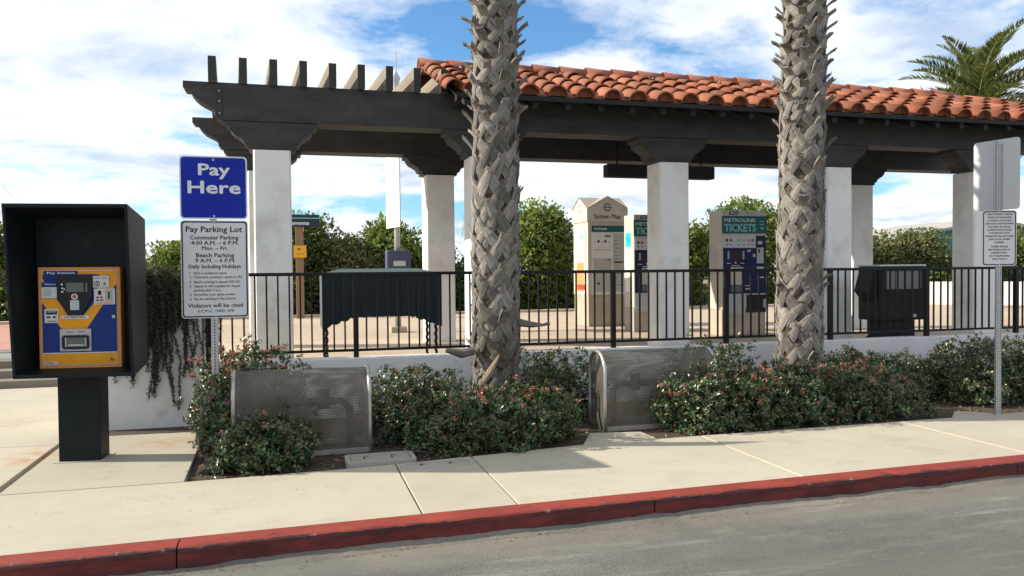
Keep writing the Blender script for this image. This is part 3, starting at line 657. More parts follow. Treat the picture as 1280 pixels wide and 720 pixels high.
# ================================================================== SHRUBS
def shrub(label, cx_, cy_, rx, ry, h, n, flowers, seed, z0=-.02, group='hawthorn shrubs in the planter', ftop=.55):
    rng = np.random.default_rng(seed)
    t = thing('hawthorn_shrub', label, 'shrub', (cx_, cy_, z0), 0, group)
    # lumpy dome: rosettes of leaves at the twig ends
    k = n; u = rng.uniform(0, 2 * np.pi, k); cz = rng.uniform(-.12, 1, k); sr = np.sqrt(1 - np.clip(cz, -1, 1) ** 2)
    dirs = np.stack([np.cos(u) * sr, np.sin(u) * sr, cz], 1)
    ph = rng.uniform(0, 6.28, 6)
    lump = 1 + .16 * np.sin(dirs[:, 0] * 7 / max(.6, 1) + ph[0]) * np.cos(dirs[:, 1] * 6 + ph[1]) + .15 * np.sin(dirs[:, 0] * 13 + ph[2]) * np.sin(dirs[:, 2] * 9 + ph[3])
    # squarish in plan and with a flat top, like a clipped mound
    p4 = dirs / (np.abs(dirs) ** 3).sum(1, keepdims=True) ** (1 / 3)
    depth = 1 - np.abs(rng.normal(0, .07, k)); depth[rng.random(k) < .28] *= rng.uniform(.55, .9, (rng.random(k) < .28).sum() if False else 1)[0] * 1.0
    Pp = p4 * (lump * depth)[:, None] * np.array([rx, ry, h * .86]); Pp[:, 2] += h * .12
    shoot = rng.random(k) < .07; Pp[shoot] += dirs[shoot] * np.array([.04, .04, 0]) + np.stack([0 * rng.random(shoot.sum()), 0 * rng.random(shoot.sum()), rng.uniform(.02, .13, shoot.sum())], 1); Pp[:, 2] = np.maximum(Pp[:, 2], .015)
    ax = dirs * np.array([.8, .8, .7]) + np.array([0, 0, .45]) + rng.normal(0, .25, (k, 3)); ax /= np.linalg.norm(ax, axis=1, keepdims=True)
    q = 9
    A = np.repeat(ax, q, 0); PP = np.repeat(Pp, q, 0) + rng.normal(0, .012, (k * q, 3))
    ref = unit(k * q); e1 = np.cross(A, ref); e1 /= np.linalg.norm(e1, axis=1, keepdims=True)
    tl = rng.uniform(.5, 1.45, k * q)[:, None]
    D = A * np.cos(tl) + e1 * np.sin(tl); Nn = A * np.sin(tl) - e1 * np.cos(tl)
    V, F = leaves(PP, D, Nn, rng.uniform(.026, .046, k * q), rng.uniform(.014, .024, k * q), .18)
    # inner leaves
    ni = n * 3; uu = unit(ni); uu[:, 2] = np.abs(uu[:, 2]); rad = rng.uniform(.25, .92, ni)[:, None]
    Pi = uu / (np.abs(uu) ** 3).sum(1, keepdims=True) ** (1 / 3) * rad * np.array([rx, ry, h * .86]); Pi[:, 2] += .02
    V2, F2 = leaves(Pi, unit(ni), unit(ni), rng.uniform(.03, .05, ni), rng.uniform(.018, .028, ni), .18)
    stuff(link('foliage', tri_mesh('foliage', np.concatenate([V, V2]), np.concatenate([F, F2 + len(V)]), haw_leaf), t))
    m = MB()
    for i in range(26):
        a = i * 2.4; d = dirs[i]; e = Vector(Pp[rng.integers(k)]) * .92; b = Vector((rng.normal(0, .05), rng.normal(0, .05), -.02)); md = (b + e) * .5 + Vector((0, 0, -.04))
        m.tube([b, md, e], [.008, .006, .003], 4)
    stuff(m.build('stems', twig_m, t))
    if flowers:
        w = np.clip(Pp[:, 2] / h - ftop, 0, None) + .02 * (dirs[:, 1] < -.2); w /= w.sum()
        cl = rng.choice(k, flowers, p=w, replace=False)
        q = 22; Pf = np.repeat(Pp[cl] + ax[cl] * .028, q, 0) + rng.normal(0, .013, (flowers * q, 3))
        V, F = leaves(Pf, unit(flowers * q), unit(flowers * q), rng.uniform(.010, .018, flowers * q), rng.uniform(.009, .015, flowers * q), .2)
        stuff(link('blossoms', tri_mesh('blossoms', V, F, petal), t))
    return t
shrub('tall hawthorn with red blossom behind and left of the first mesh cage', -.36, 7.55, .47, .42, .80, 1400, 70, 1)
shrub('dark hawthorn piece left of the first mesh cage, beside the pay station slab', -.575, 7.12, .13, .36, .64, 450, 18, 15)
shrub('small low hawthorn in front of the first mesh cage at the sidewalk', -.22, 6.48, .37, .25, .345, 750, 9, 2)
shrub('hawthorn right of the first mesh cage, below the left palm', 1.12, 7.45, .50, .48, .56, 1300, 12, 3)
shrub('wide low hawthorn at the sidewalk in front of the left palm', 1.66, 6.78, .72, .42, .46, 1500, 34, 4)
shrub('dark hawthorn against the wall between left palm and second mesh cage', 2.55, 7.85, .52, .40, .62, 1000, 3, 5)
shrub('rounded hawthorn with pink blossom overlapping the second mesh cage', 3.86, 6.86, .52, .38, .50, 1200, 34, 6, ftop=.35)
shrub('hawthorn at the sidewalk in front of the right palm', 4.72, 6.93, .56, .42, .52, 1300, 40, 7)
shrub('hawthorn with pale pink flowers at the sidewalk right of the right palm', 5.62, 6.96, .60, .44, .48, 1300, 54, 8)
shrub('tall dark hawthorn behind the second mesh cage, left of the right palm', 4.50, 7.95, .52, .36, .66, 900, 4, 9)
shrub('dark hawthorn against the wall right of the right palm', 6.22, 7.85, .50, .38, .52, 800, 3, 10)
shrub('low dark hawthorn against the wall midway to the right signpost', 6.95, 7.75, .42, .36, .46, 600, 2, 13)
shrub('big dark hawthorn behind the right signpost', 7.55, 7.35, .52, .50, .64, 1200, 5, 11)
shrub('hawthorn at the right edge of the photo beyond the signpost', 8.60, 7.35, .62, .5, .66, 1100, 5, 12)
# trailing rosemary over the raised planter
tr = thing('trailing_rosemary', 'grey green trailing plant hanging down the white wall behind the pay station', 'plant', (-1.36, 8.9, 1.2))
rng = np.random.default_rng(5); Ps = []; Ds = []; stem = MB()
def strand(x, y, z, ln, vx, over=.10, side=False):
    p = np.array([x, y, z]); d = np.array([.9, 0, .4]) if side else np.array([vx * .25, -.9, .45]); n = int(ln / .012)
    pts = [p.copy()]
    for i in range(n):
        d = d * .93 + np.array([rng.normal(0, .06), rng.normal(0, .05) - (.0), -.085]); d /= np.linalg.norm(d)
        p = p + d * .012
        if side:
            if p[0] > .5 + over: p[0] = .5 + over + rng.normal(0, .004)
            if p[2] < .02: p[0] = max(p[0], .53)
        elif p[1] < -.40 - over: p[1] = -.40 - over + rng.normal(0, .004)
        if not side and p[2] < .05 and p[1] > -.43: p[1] = -.43
        pts.append(p.copy())
        for q in range(6): Ps.append(p + rng.normal(0, .006, 3)); Ds.append(d * .5 + unit(1)[0] * .9)
    stem.tube([tuple(q) for q in pts[::5]], .003, 3, cap=False)
for i in range(270):
    x = rng.uniform(-.52, .58); e = rng.random()
    ln = (.35 + .5 * e) if x < .12 else .28 + .35 * e
    strand(x, rng.uniform(-.38, .1), .06 + rng.uniform(0, .28), ln * (1.0 if x < .35 else .7), rng.normal(0, .3), rng.uniform(.02, .10))
for x, ln in ((.10, 1.25), (.14, 1.36), (.12, 1.1), (.05, 1.0), (.16, 1.2), (.30, .98), (.34, 1.05), (.28, .85), (-.05, 1.1), (-.1, .95), (-.3, .95), (-.36, 1.1), (-.42, 1.0), (.4, .8), (-.2, 1.0)):
    for q in range(2): strand(x + rng.normal(0, .015), -.34, .08, ln * rng.uniform(.9, 1), 0, .05)
for i in range(9): strand(-.46, rng.uniform(-.38, -.30), .06, .70 + .35 * rng.random(), -1.6, .06)
for i in range(1500):   # mound on top
    p = np.array([rng.uniform(-.52, .66), rng.uniform(-.36, .4), 0]); hh = .42 * (1 - abs(p[0] + .1) / 1.2) * (1 - (p[1] / .6) ** 2); p[2] = rng.uniform(0, max(hh, .05))
    d = unit(1)[0] * .6 + np.array([0, -.2, .7])
    for q in range(7): Ps.append(p + d * .014 * q); Ds.append(d * .4 + unit(1)[0])
for i in range(34):
    strand(.40, rng.uniform(-.3, .65), .05, .35 + .4 * rng.random(), 0, rng.uniform(.03, .12), True)
Ps = np.array(Ps); Ds = np.array(Ds); n = len(Ps)
V, F = leaves(Ps, Ds, unit(n), rng.uniform(.016, .034, n), rng.uniform(.008, .013, n), .1)
stuff(link('foliage', tri_mesh('foliage', V, F, rose_leaf), tr)); stuff(stem.build('stems', twig_m, tr))

# ================================================================== TREES BEHIND
def tree(label, x, y, w, dpt, h, n, mat, seed, base=-.2, low=.0, lsize=.115, group='bushy trees behind the platform', bare=.0):
    rng = np.random.default_rng(seed); w *= 1.3
    t = thing('bushy_tree', label, 'tree', (x, y, base), 0, group); H = h - base
    n = int(n * 1.3); nb = 34; B = []
    for i in range(nb):
        zz_ = low * H + (1 - low) * H * (rng.random() ** .8) * .86
        f = math.sin(math.pi * min(1, max(.16, (zz_ / H) * .70 + .30))) ** .6
        a = rng.uniform(0, 6.28); rr_ = math.sqrt(rng.random()) * .72
        B.append((math.cos(a) * rr_ * w / 2 * f, math.sin(a) * rr_ * dpt / 2 * f, zz_, rng.uniform(.17, .30) * min(w, H)))
    B[0] = (0, 0, H * .80, .2 * min(w, H)); B = np.array(B)
    idx = rng.integers(nb, size=n); u = unit(n); rad = np.clip(1 - np.abs(rng.normal(0, .22, n)), .2, 1.15)[:, None]
    P = B[idx, :3] + u * rad * B[idx, 3:4] * np.array([1, 1, .85]); P[:, 2] = np.clip(P[:, 2], .05, H)
    V, F = leaves(P, u + unit(n) * .9 + np.array([0, 0, .1]), u * .6 + unit(n) * .7 + np.array([0, 0, .5]), rng.uniform(.6, 1.25, n) * lsize, rng.uniform(.4, .7, n) * lsize, .15)
    ni = n // 3; idx = rng.integers(nb, size=ni); Pi = B[idx, :3] + unit(ni) * rng.uniform(0, .85, ni)[:, None] * B[idx, 3:4]; Pi[:, 2] = np.clip(Pi[:, 2], .02, H * .95)
    V2, F2 = leaves(Pi, unit(ni), unit(ni), rng.uniform(1.2, 2.4, ni) * lsize, rng.uniform(.9, 1.5, ni) * lsize, .15)
    stuff(link('crown', tri_mesh('crown', np.concatenate([V, V2]), np.concatenate([F, F2 + len(V)]), mat), t))
    m = MB()
    m.tube([(0, 0, -.1), (.04, .02, H * .3), (-.03, 0, H * .62)], [.05 * w, .038 * w, .015 * w], 8)
    for b in B[::2]:
        e = Vector(b[:3]); m.tube([(0, 0, H * .12 + .1 * rng.random()), tuple(e * .5 + Vector((0, 0, .1))), tuple(e)], [.022 * w, .014 * w, .006], 5)
    m.build('trunk', bark, t); return t
def bare_bush(label, x, y, w, h, n, seed, base=-.2):
    rng = np.random.default_rng(seed); t = thing('bare_bush', label, 'bush', (x, y, base), 0, 'leafless bushes behind the platform'); m = MB(); H = h - base
    def br(p, d, l, r, k):
        q = [p]
        for i in range(4):
            d = (d + Vector(rng.normal(0, .14, 3)) + Vector((0, 0, .04))).normalized(); p = p + d * l / 4; q.append(p)
        m.tube(q, [r * (1 - .16 * i) for i in range(5)], 3, cap=False)
        if k > 0:
            for j in range(rng.integers(3, 5)): br(q[rng.integers(1, 5)], (d + Vector(rng.normal(0, .55, 3))).normalized(), l * .66, r * .55, k - 1)
    for i in range(n):
        a = rng.uniform(0, 6.28); br(Vector((math.cos(a) * w * .15, math.sin(a) * w * .15, 0)), Vector((math.cos(a) * .42 * w / H, math.sin(a) * .42 * w / H, 1)).normalized(), H * .48, .016, 3)
    stuff(m.build('branches', bare_m, t)); return t
tree('dark tree behind the left column and the station name sign', .25, 21.4, 1.9, 1.9, 3.02, 9000, tree_dark, 31)
tree('low olive tree between the name sign and the tall pole', 1.45, 21.2, 1.9, 1.5, 2.42, 7000, tree_olive, 32)
tree('round green tree behind the blue box on the tall pole', 2.68, 21.6, 2.05, 1.9, 3.05, 9000, tree_leaf, 33)
tree('smaller dark tree just left of the second white column', 3.75, 21.5, 1.4, 1.4, 2.42, 5000, tree_dark, 34)
bare_bush('tall leafless bush seen between second column and left palm', 4.75, 22.2, 1.5, 3.75, 6, 35)
tree('dark bush below the leafless branches beside the left palm', 5.0, 21.3, 1.6, 1.4, 2.0, 5000, tree_dark, 36)
tree('leafy bright green tree between the left palm and the map kiosk', 6.75, 21.3, 2.3, 2.0, 3.50, 10000, tree_leaf, 37)
tree('dark tree hidden mostly behind the map kiosk', 8.9, 21.8, 2.3, 1.8, 2.6, 5000, tree_dark, 38)
tree('green tree between the middle column and the full ticket machine', 11.4, 21.5, 1.6, 1.6, 2.95, 7000, tree_leaf, 39)
tree('tall yellowish green tree behind the ticket machine and right palm', 13.7, 21.6, 2.9, 2.0, 3.72, 11000, tree_leaf, 40)
tree('olive tree hidden mostly behind the right palm', 16.2, 21.8, 2.3, 1.8, 2.9, 5000, tree_olive, 41)
tree('dull olive tree right of the rear column in the right opening', 18.3, 21.9, 2.1, 1.8, 2.66, 7000, tree_olive, 42)
tree('spreading grey green tree in front of the teal building', 20.2, 22.2, 2.6, 2.0, 2.72, 9000, tree_olive, 43)
tree('pale green hedge bush draped over the sunlit white wall at right', 18.6, 19.9, 1.9, 1.0, 1.28, 6000, tree_leaf, 44, base=.55)
tree('green tree at the right edge beyond the signposts', 24.2, 22.5, 2.6, 2.2, 2.95, 7000, tree_leaf, 45)
tree('low green hedge bush at the right edge beyond the railing', 22.2, 21.2, 2.6, 1.5, 1.7, 6000, tree_dark, 46)
tree('dark evergreen bush behind the raised planter left of the signs', -2.35, 21.0, 2.2, 1.6, 2.2, 6000, tree_leaf, 47)
tree('dark bush at the far left behind the pay station', -6.4, 21.6, 2.6, 1.8, 2.8, 7000, tree_dark, 48)
bare_bush('grey leafless bush at the far left edge behind the pay station', -6.1, 20.9, 2.0, 3.4, 8, 49)
tree('bush behind the left column base and sign', -1.0, 21.8, 1.8, 1.4, 1.9, 4000, tree_dark, 50)
rwall = thing('rear_wall', 'sunlit white wall at the back right beyond the railing', 'wall', (16.9, 19.6, 0), math.radians(-42)); MB().box(0, 0, -.3, 6, .2, 1.05).build('wall_face', stucco, rwall, bev=.01)
# date palm far right
dp = thing('date_palm', 'feathery date palm rising behind the right end of the tile roof', 'palm tree', (17.6, 17.2, .38))
MB().tube([(0, 0, 0), (.05, 0, 2.5), (0, 0, 5.3)], [.32, .26, .30], 14).build('trunk', core_m, dp, smooth=True)
def frond(seed):
    rng = np.random.default_rng(seed); ln = 2.35; n = 44; pts = []; P = []; D = []; Nn = []
    for i in range(n + 1):
        t = i / n; pts.append((ln * t * (1 - .10 * t), 0, ln * (.02 + .10 * t - .42 * t ** 2.4)))
    for i in range(5, n + 1):
        p = np.array(pts[i]); d = np.array(pts[i]) - np.array(pts[i - 1]); d /= np.linalg.norm(d); t = i / n
        l = .46 * math.sin(math.pi * min(1, .2 + t * .78)) ** .7
        for sg in (-1, 1):
            for q in range(2):
                P.append(p + d * rng.uniform(-.02, .02)); dd = d * .85 + np.array([0, sg * .8, .0]) + np.array([-d[2], 0, d[0]]) * (.42 + rng.normal(0, .13)); dd = dd / np.linalg.norm(dd) * l * rng.uniform(.85, 1.1)
                D.append(dd); Nn.append(np.array([-d[2], 0, d[0]]) + rng.normal(0, .2, 3))
    P = np.array(P); D = np.array(D); V, F = leaves(P, D, np.array(Nn), np.linalg.norm(D, axis=1), np.full(len(P), .045), .2)
    m = MB(); m.tube(pts[::4], [.022 - .0017 * i for i in range(len(pts[::4]))], 5)
    for f in m.f: pass
    nv = len(m.v); me = bpy.data.meshes.new('frond'); me.from_pydata(m.v + [tuple(v) for v in V], [], m.f + [tuple(int(q) + nv for q in f) for f in F])
    me.materials.append(date_leaf); me.materials.append(date_rib)
    me.polygons.foreach_set('material_index', [1] * len(m.f) + [0] * len(F)); return me
FR = [frond(i) for i in range(4)]
for i in range(44):
    az = i * 2.39996; el = math.radians(80 - 86 * (i / 43) ** .9 + random.uniform(-5, 5))
    o = link('frond', FR[i % 4], dp, (0, 0, 5.35 - .012 * i)); o.rotation_euler = Matrix.Rotation(az, 3, 'Z').to_euler()
    o.rotation_euler = (Matrix.Rotation(az, 3, 'Z') @ Matrix.Rotation(-el, 3, 'Y')).to_euler(); k = random.uniform(.88, 1.08); o.scale = (k, k, k)
# far teal building
tb = thing('teal_building', 'teal sided building with pale roof far behind the right trees', 'building', (38.5, 38, -.85))
MB().prism([(-4.0, 0), (-4.0, 4.08), (1.4, 4.98), (6.8, 4.08), (6.8, 0)], 0, 7, 'y').build('wall', teal_w, tb)
MB().prism([(-4.6, 3.97), (1.4, 4.97), (7.4, 3.97), (7.4, 4.13), (1.4, 5.13), (-4.6, 4.13)], -.4, 7.4, 'y').build('roof', roof_w, tb)
for i in range(2):
    w_ = MB().box(.2 + 3 * i, -.03, 1.2, 1.4 + 3 * i, -.003, 2.6).build('window', alum, tb); MB().box(.28 + 3 * i, -.036, 1.28, 1.32 + 3 * i, -.031, 2.52).build('pane', screen_d, w_)
hh_ = thing('distant_house', 'low house with dark brown roof far off behind the planter', 'house', (-3.4, 34, -.3))
MB().box(-2, 0, 0, 2.0, 5, 2.1).build('wall', stucco, hh_); MB().prism([(-2.3, 2.1), (-.9, 3.05), (.9, 3.05), (2.3, 2.1)], -.3, 5.3, 'y').build('roof', brown_roof, hh_)

# ================================================================== PAY STATION
ps = thing('pay_station', 'dark green parking pay station hood on a post with orange and blue machine', 'pay station', (-1.633, 7.03, 0), math.radians(-6))
MB().box(-.155, 0, -.05, .155, .22, .80).build('post', green_p, ps, bev=.006)
MB().box(-.19, -.035, -.02, .19, .255, .006).build('base_plate', lid_m, ps, bev=.004)
HX = .078
Fo = [(HX - .432, -.30, .708), (HX + .425, -.30, .708), (HX + .43, -.41, 2.018), (HX - .437, -.41, 2.018)]
Bo = [(HX - .352, .27, .745), (HX + .372, .27, .745), (HX + .372, .27, 1.945), (HX - .352, .27, 1.945)]
Fi = [(x + (.022 if i in (0, 3) else -.022), y, z + (.03 if i < 2 else -.03)) for i, (x, y, z) in enumerate(Fo)]
Bi = [(HX - .352, -.02, .775), (HX + .365, -.02, .775), (HX + .365, -.02, 1.93), (HX - .352, -.02, 1.93)]
m = MB(); vs = Fo + Bo + Fi + Bi
fs = []
for i in range(4):
    j = (i + 1) % 4; fs += [(i, j, 4 + j, 4 + i), (8 + j, 8 + i, 12 + i, 12 + j), (j, i, 8 + i, 8 + j)]
fs += [(4, 5, 6, 7), (12, 15, 14, 13)]
m.add(vs, fs).build('hood', green_p, ps, bev=.004)
# front plate above the machine
PX0, PX1, PZ0, PZ1, PY = HX - .315, HX + .285, .752, 1.548, -.115
def pu(u): return PX0 + (u - 73) / 474 * (PX1 - PX0)
def pv(v): return PZ1 - (v - 62) / 583 * (PZ1 - PZ0)
MB().box(PX0, PY, PZ0, PX1, -.022, PZ1).build('machine_frame', orange_p, ps, bev=.008)
def plate(name, mat, pts, y, h=.003, par=ps):
    return MB().prism([(pu(a), pv(b)) for a, b in pts], y, y - h, 'y').build(name, mat, par)
def R4(a, b, c, d): return [(a, d), (c, d), (c, b), (a, b)]
plate('edge_line', sticker, R4(93, 79, 527, 622), PY, .003); plate('faceplate', yellow_p, R4(97, 83, 523, 618), PY - .003, .003)
y1 = PY - .006
plate('blue_panel', navy_p, [(97, 262), (206, 416), (206, 440), (370, 440), (370, 416), (348, 416), (442, 283), (520, 165), (523, 160), (523, 548), (97, 548)], y1)
plate('blue_band', navy_p, [(105, 106), (118, 103), (415, 103), (432, 112), (390, 270), (330, 338), (245, 338), (180, 240), (97, 240), (97, 165), (112, 140), (102, 125)], y1, .0035)
plate('white_line', sticker, R4(97, 548, 523, 554), y1)
y2 = y1 - .0035
bz = MB().prism([(pu(a), pv(b)) for a, b in [(190, 110), (388, 110), (388, 236), (326, 336), (247, 336), (190, 240)]], y2, y2 - .022, 'y').build('bezel', bezel_m, ps, bev=.004)
y3 = y2 - .022
plate('screen', lcd_m, R4(243, 150, 342, 204), y3, .002, ps); plate('card_slot', lcd_m, R4(352, 152, 364, 205), y3, .002, ps)
b = MB().disc((pu(290), y3, pv(230)), .024, 'y', 16, .006).build('round_button', sticker, ps); MB().disc((pu(290), y3 - .006, pv(230)), .014, 'y', 16, .002).build('button_mark', redprint, b)
kp = plate('keypad', key_m, R4(264, 250, 315, 306), y3, .003)
m = MB()
for i in range(3):
    for j in range(4):
        a, b_ = 267 + i * 16, 253 + j * 13; m.prism([(pu(q), pv(r)) for q, r in R4(a, b_, a + 12, b_ + 10)], y3 - .003, y3 - .007, 'y')
m.build('keys', sticker, kp)
tri = MB(); tri.prism([(pu(210), pv(160)), (pu(222), pv(152)), (pu(222), pv(168))], y3, y3 - .001, 'y')
text(tri, '1 2', 220, 0, .001) if False else None
for (u, v, a) in ((216, 178, 10), (228, 184, 8), (214, 198, 12)): tri.prism([(pu(q), pv(r)) for q, r in R4(u, v, u + a, v + 7)], y3, y3 - .001, 'y')
tri.build('bezel_print', ink_w, ps)
tbn = plate('title_banner', navy_p, R4(110, 83, 303, 105), y1 - .0036, .002)
m = MB(); text(m, 'Pay Station', (pu(128) + pu(288)) / 2, pv(94), .0165, pu(286) - pu(130), y1 - .0062); m.build('lettering', ink_w, tbn)
wb = plate('welcome_banner', navy_p, R4(97, 148, 182, 168), y1 - .0036, .002)
m = MB(); text(m, 'Welcome', (pu(112) + pu(178)) / 2, pv(158), .011, pu(178) - pu(114), y1 - .0062); m.build('lettering', ink_w, wb)
def label_plate(name, a, b, c, d, fn, y=y1 - .0036):
    o = plate(name, sticker, R4(a, b, c, d), y, .002); m = MB(); fn(m, y - .0024)
    m.build('print', [ink, redprint, orangeprint, teal_l], o); return o
def bars(m, y, rows, mm=0):
    for (a, b, c, d) in rows: m.prism([(pu(q), pv(r)) for q, r in R4(a, b, c, d)], y, y - .0004, 'y', mm)
def f1(m, y):
    for k in range(6): bars(m, y, [(108, 184 + 8 * k, 150 + (k * 13) % 25, 186.5 + 8 * k)], 3 if k % 2 else 0)
label_plate('instruction_label', 97, 175, 183, 238, f1)
def f2(m, y): bars(m, y, [(405, 124, 435, 127), (440, 124, 470, 127)]); ring(m, [(pu(415) + .021 * math.cos(k * .4488), pv(158) + .021 * math.sin(k * .4488)) for k in range(14)], [(pu(415) + .016 * math.cos(k * .4488), pv(158) + .016 * math.sin(k * .4488)) for k in range(14)], y, y - .0004); bars(m, y, [(412, 145, 418, 172), (452, 150, 461, 162), (446, 165, 468, 168)])
label_plate('coin_label', 390, 113, 483, 180, f2)
def f3(m, y):
    bars(m, y, [(418, 198, 438, 222), (408, 232, 424, 240), (408, 248, 424, 257), (430, 248, 448, 256)]); bars(m, y, [(430, 230, 446, 242)], 1); bars(m, y, [(460, 195, 502, 258)], 2); bars(m, y - .0005, [(466, 200, 496, 252)], 3); bars(m, y - .001, [(476, 206, 486, 244)], 0); bars(m, y, [(408, 267, 505, 271)], 1)
label_plate('card_label', 395, 186, 516, 277, f3)
def f4(m, y): bars(m, y, [(120, 308, 182, 330)]); bars(m, y - .0005, [(126, 312, 176, 318)], 3); bars(m, y, [(122, 340, 145, 350), (158, 340, 176, 350), (128, 366, 180, 370)])
label_plate('vehicle_label', 111, 298, 188, 378, f4)
label_plate('coin_strip', 205, 337, 363, 357, lambda m, y: bars(m, y, [(222, 345, 248, 349), (256, 345, 300, 349), (306, 345, 346, 349)]))
cb = plate('change_tray', steel_l, R4(198, 414, 376, 540), y1 - .0036, .010)
yc = y1 - .0136
m = MB(); text(m, 'CHANGE', pu(262) - .012, pv(430), .0085, .055, yc - .0006); text(m, 'RECEIPT', pu(320) + .002, pv(430), .0085, .055, yc - .0006); m.build('lettering', ink, cb)
ro = [(pu(288) + a, pv(489) + b) for a, b in rrect(-.098, -.054, .098, .054, .022)]; ri = [(pu(288) + a, pv(489) + b) for a, b in rrect(-.080, -.038, .080, .038, .010)]
m = MB(); ring(m, ro, ri, yc, yc - .012); m.build('tray_surround', bezel_m, cb); MB().prism(ri, yc, yc - .001, 'y').build('tray_flap', lcd_m, cb)
m = MB(); m.box(pu(228), yc - .008, pv(515), pu(236), yc, pv(462)); m.box(pu(342), yc - .008, pv(515), pu(350), yc, pv(462)); m.box(pu(245), yc - .008, pv(512), pu(335), yc, pv(501)); m.build('tray_trim', steel_l, cb)
MB().disc((pu(507), y1 - .003, pv(347)), .013, 'y', 14, .008).build('lock', galv, ps)
label_plate('maker_sticker', 104, 599, 180, 614, lambda m, y: bars(m, y, [(112, 604, 160, 608)]))
fl = plate('flag_sticker', redprint, R4(482, 584, 505, 600), y1, .002); plate('flag_canton', navy_p, R4(482, 584, 492, 592), y1 - .002, .0006, fl); plate('flag_stripe', sticker, R4(492, 588, 505, 591), y1 - .002, .0006, fl)

# ================================================================== SIGNS
def holes(par, x, y, z0, z1, step=.0254, r=.0055, axis='y', name='hole_row'):
    m = MB(); z = z0
    while z < z1: m.disc((x, y, z), r, axis, 6, .0008); z += step
    return stuff(m.build(name, galv_d, par))
sg = thing('pay_here_sign', 'blue Pay Here sign above white parking rules board on a perforated post', 'sign', (-.625, 7.235, 0))
MB().box(-.028, 0, -.1, .028, .05, 2.46).build('post', galv, sg, bev=.004); holes(sg, 0, -.0003, .05, 1.1, .026, .007)
def panel(par, x0, z0, x1, z1, y, face, rim, inset=.006, rw_=.012, r=.03, name='sign_panel'):
    o = MB().prism(rrect(x0, z0, x1, z1, r), y, y - .003, 'y').build(name, face, par)
    m = MB(); ring(m, rrect(x0 + inset, z0 + inset, x1 - inset, z1 - inset, r - inset * .6), rrect(x0 + inset + rw_, z0 + inset + rw_, x1 - inset - rw_, z1 - inset - rw_, r - inset * .6 - rw_ * .5), y - .003, y - .0036); m.build('border', rim, o)
    return o
SX = .012
bp_ = panel(sg, SX - .27, 1.950, SX + .27, 2.482, -.004, blue_p, ink_w, .0, .011, .032)
m = MB(); text(m, 'Pay', SX + .005, 2.372, .100, .245, -.0082, bold=.014); text(m, 'Here', SX + .005, 2.222, .108, .415, -.0082, bold=.014); m.build('lettering', ink_w, bp_)
m = MB(); [m.disc((SX, -.007, z), .009, 'y', 10, .004) for z in (2.45, 1.975)]; m.build('bolt', galv, bp_)
wp = panel(sg, SX - .27, 1.110, SX + .27, 1.938, -.004, white_p, ink, .008, .011, .03)
def sgx(u): return SX + (u - 166) / 258 * .54
def sgz(v): return 1.938 - (v - 290) / 365 * .828
m = MB()
for body, v, h, u0, u1 in (('Pay Parking Lot', 322, 24, 58, 272), ('Commuter Parking', 353, 17, 73, 258), ('4:30 A.M. – 6 P.M.', 373, 16, 77, 258), ('Mon. – Fri.', 393, 15, 118, 215), ('Beach Parking', 419, 17, 95, 240), ('9 A.M. – 6 P.M.', 439, 16, 92, 244), ('Daily Including Holidays', 461, 16, 67, 265), ('Violators will be cited', 607, 17, 62, 271), ('S.C.M.C. ORD. 470', 628, 11, 98, 236)):
    text(m, body, (sgx(u0) + sgx(u1)) / 2, sgz(v), h / 365 * .828 * .92, sgx(u1) - sgx(u0), -.0082, bold=.009)
for k, (body, v, u1) in enumerate((('Park in numbered space.', 486, 212), ('Commuter parking in spaces 5-142.', 501, 271), ('Beach parking in spaces 200-301.', 519, 266), ('Spaces 5-142 available for beach', 535, 262), ('parking after 9 a.m.', 550, 188), ('Remember your space number.', 566, 245), ('Pay for parking at Pay Station.', 582, 246))):
    text(m, body, (sgx(86) + sgx(u1)) / 2, sgz(v), .0205, sgx(u1) - sgx(86), -.0082, bold=.006)
    if body != 'parking after 9 a.m.': text(m, str([1, 2, 3, 4, 0, 5, 6][k]) + '.', sgx(73), sgz(v), .0205, .016, -.0082, bold=.006)
m.build('lettering', ink, wp)
m = MB(); [m.disc((SX, -.007, z), .009, 'y', 10, .004) for z in (1.918, 1.128)]; m.build('bolt', galv, wp)

s2 = thing('parking_sign', 'perforated signpost at right with white towing notice and bare sign back', 'sign', (6.838, 6.41, 0), -PSI - .02)
MB().box(-.026, 0, -.1, .026, .035, 2.72).build('post', galv, s2, bev=.004)
for dx in (-.012, .012): holes(s2, dx, -.0003, .03, 2.7, .0254, .0055)
wp2 = panel(s2, -.175, 1.497, .165, 2.05, -.004, white_p, ink, .008, .010, .03)
m = MB()
lines = ['UNAUTHORIZED VEHICLES', 'PARKED IN DESIGNATED', 'ACCESSIBLE SPACES NOT', 'DISPLAYING DISTINGUISHING', 'PLACARDS OR SPECIAL', 'LICENSE PLATES ISSUED', 'FOR PERSONS WITH', 'DISABILITIES WILL BE TOWED', "AWAY AT THE OWNER'S", 'EXPENSE', None, 'TOWED VEHICLES', 'MAY BE RECLAIMED AT', "SHERIFF'S DEPT.", 'OR BY TELEPHONING', '(949) 770-6011']
wd = [.255, .235, .25, .275, .225, .245, .195, .275, .215, .09, 0, .165, .22, .16, .20, .14]; z = 2.012
for body, w in zip(lines, wd):
    if body: text(m, body, -.005, z, .0175, w, -.0082, bold=.006); z -= .0312
    else: z -= .010
m.build('lettering', ink, wp2); m = MB(); [m.disc((-.005, -.007, q), .008, 'y', 10, .004) for q in (2.035, 1.512)]; m.build('bolt', galv, wp2)
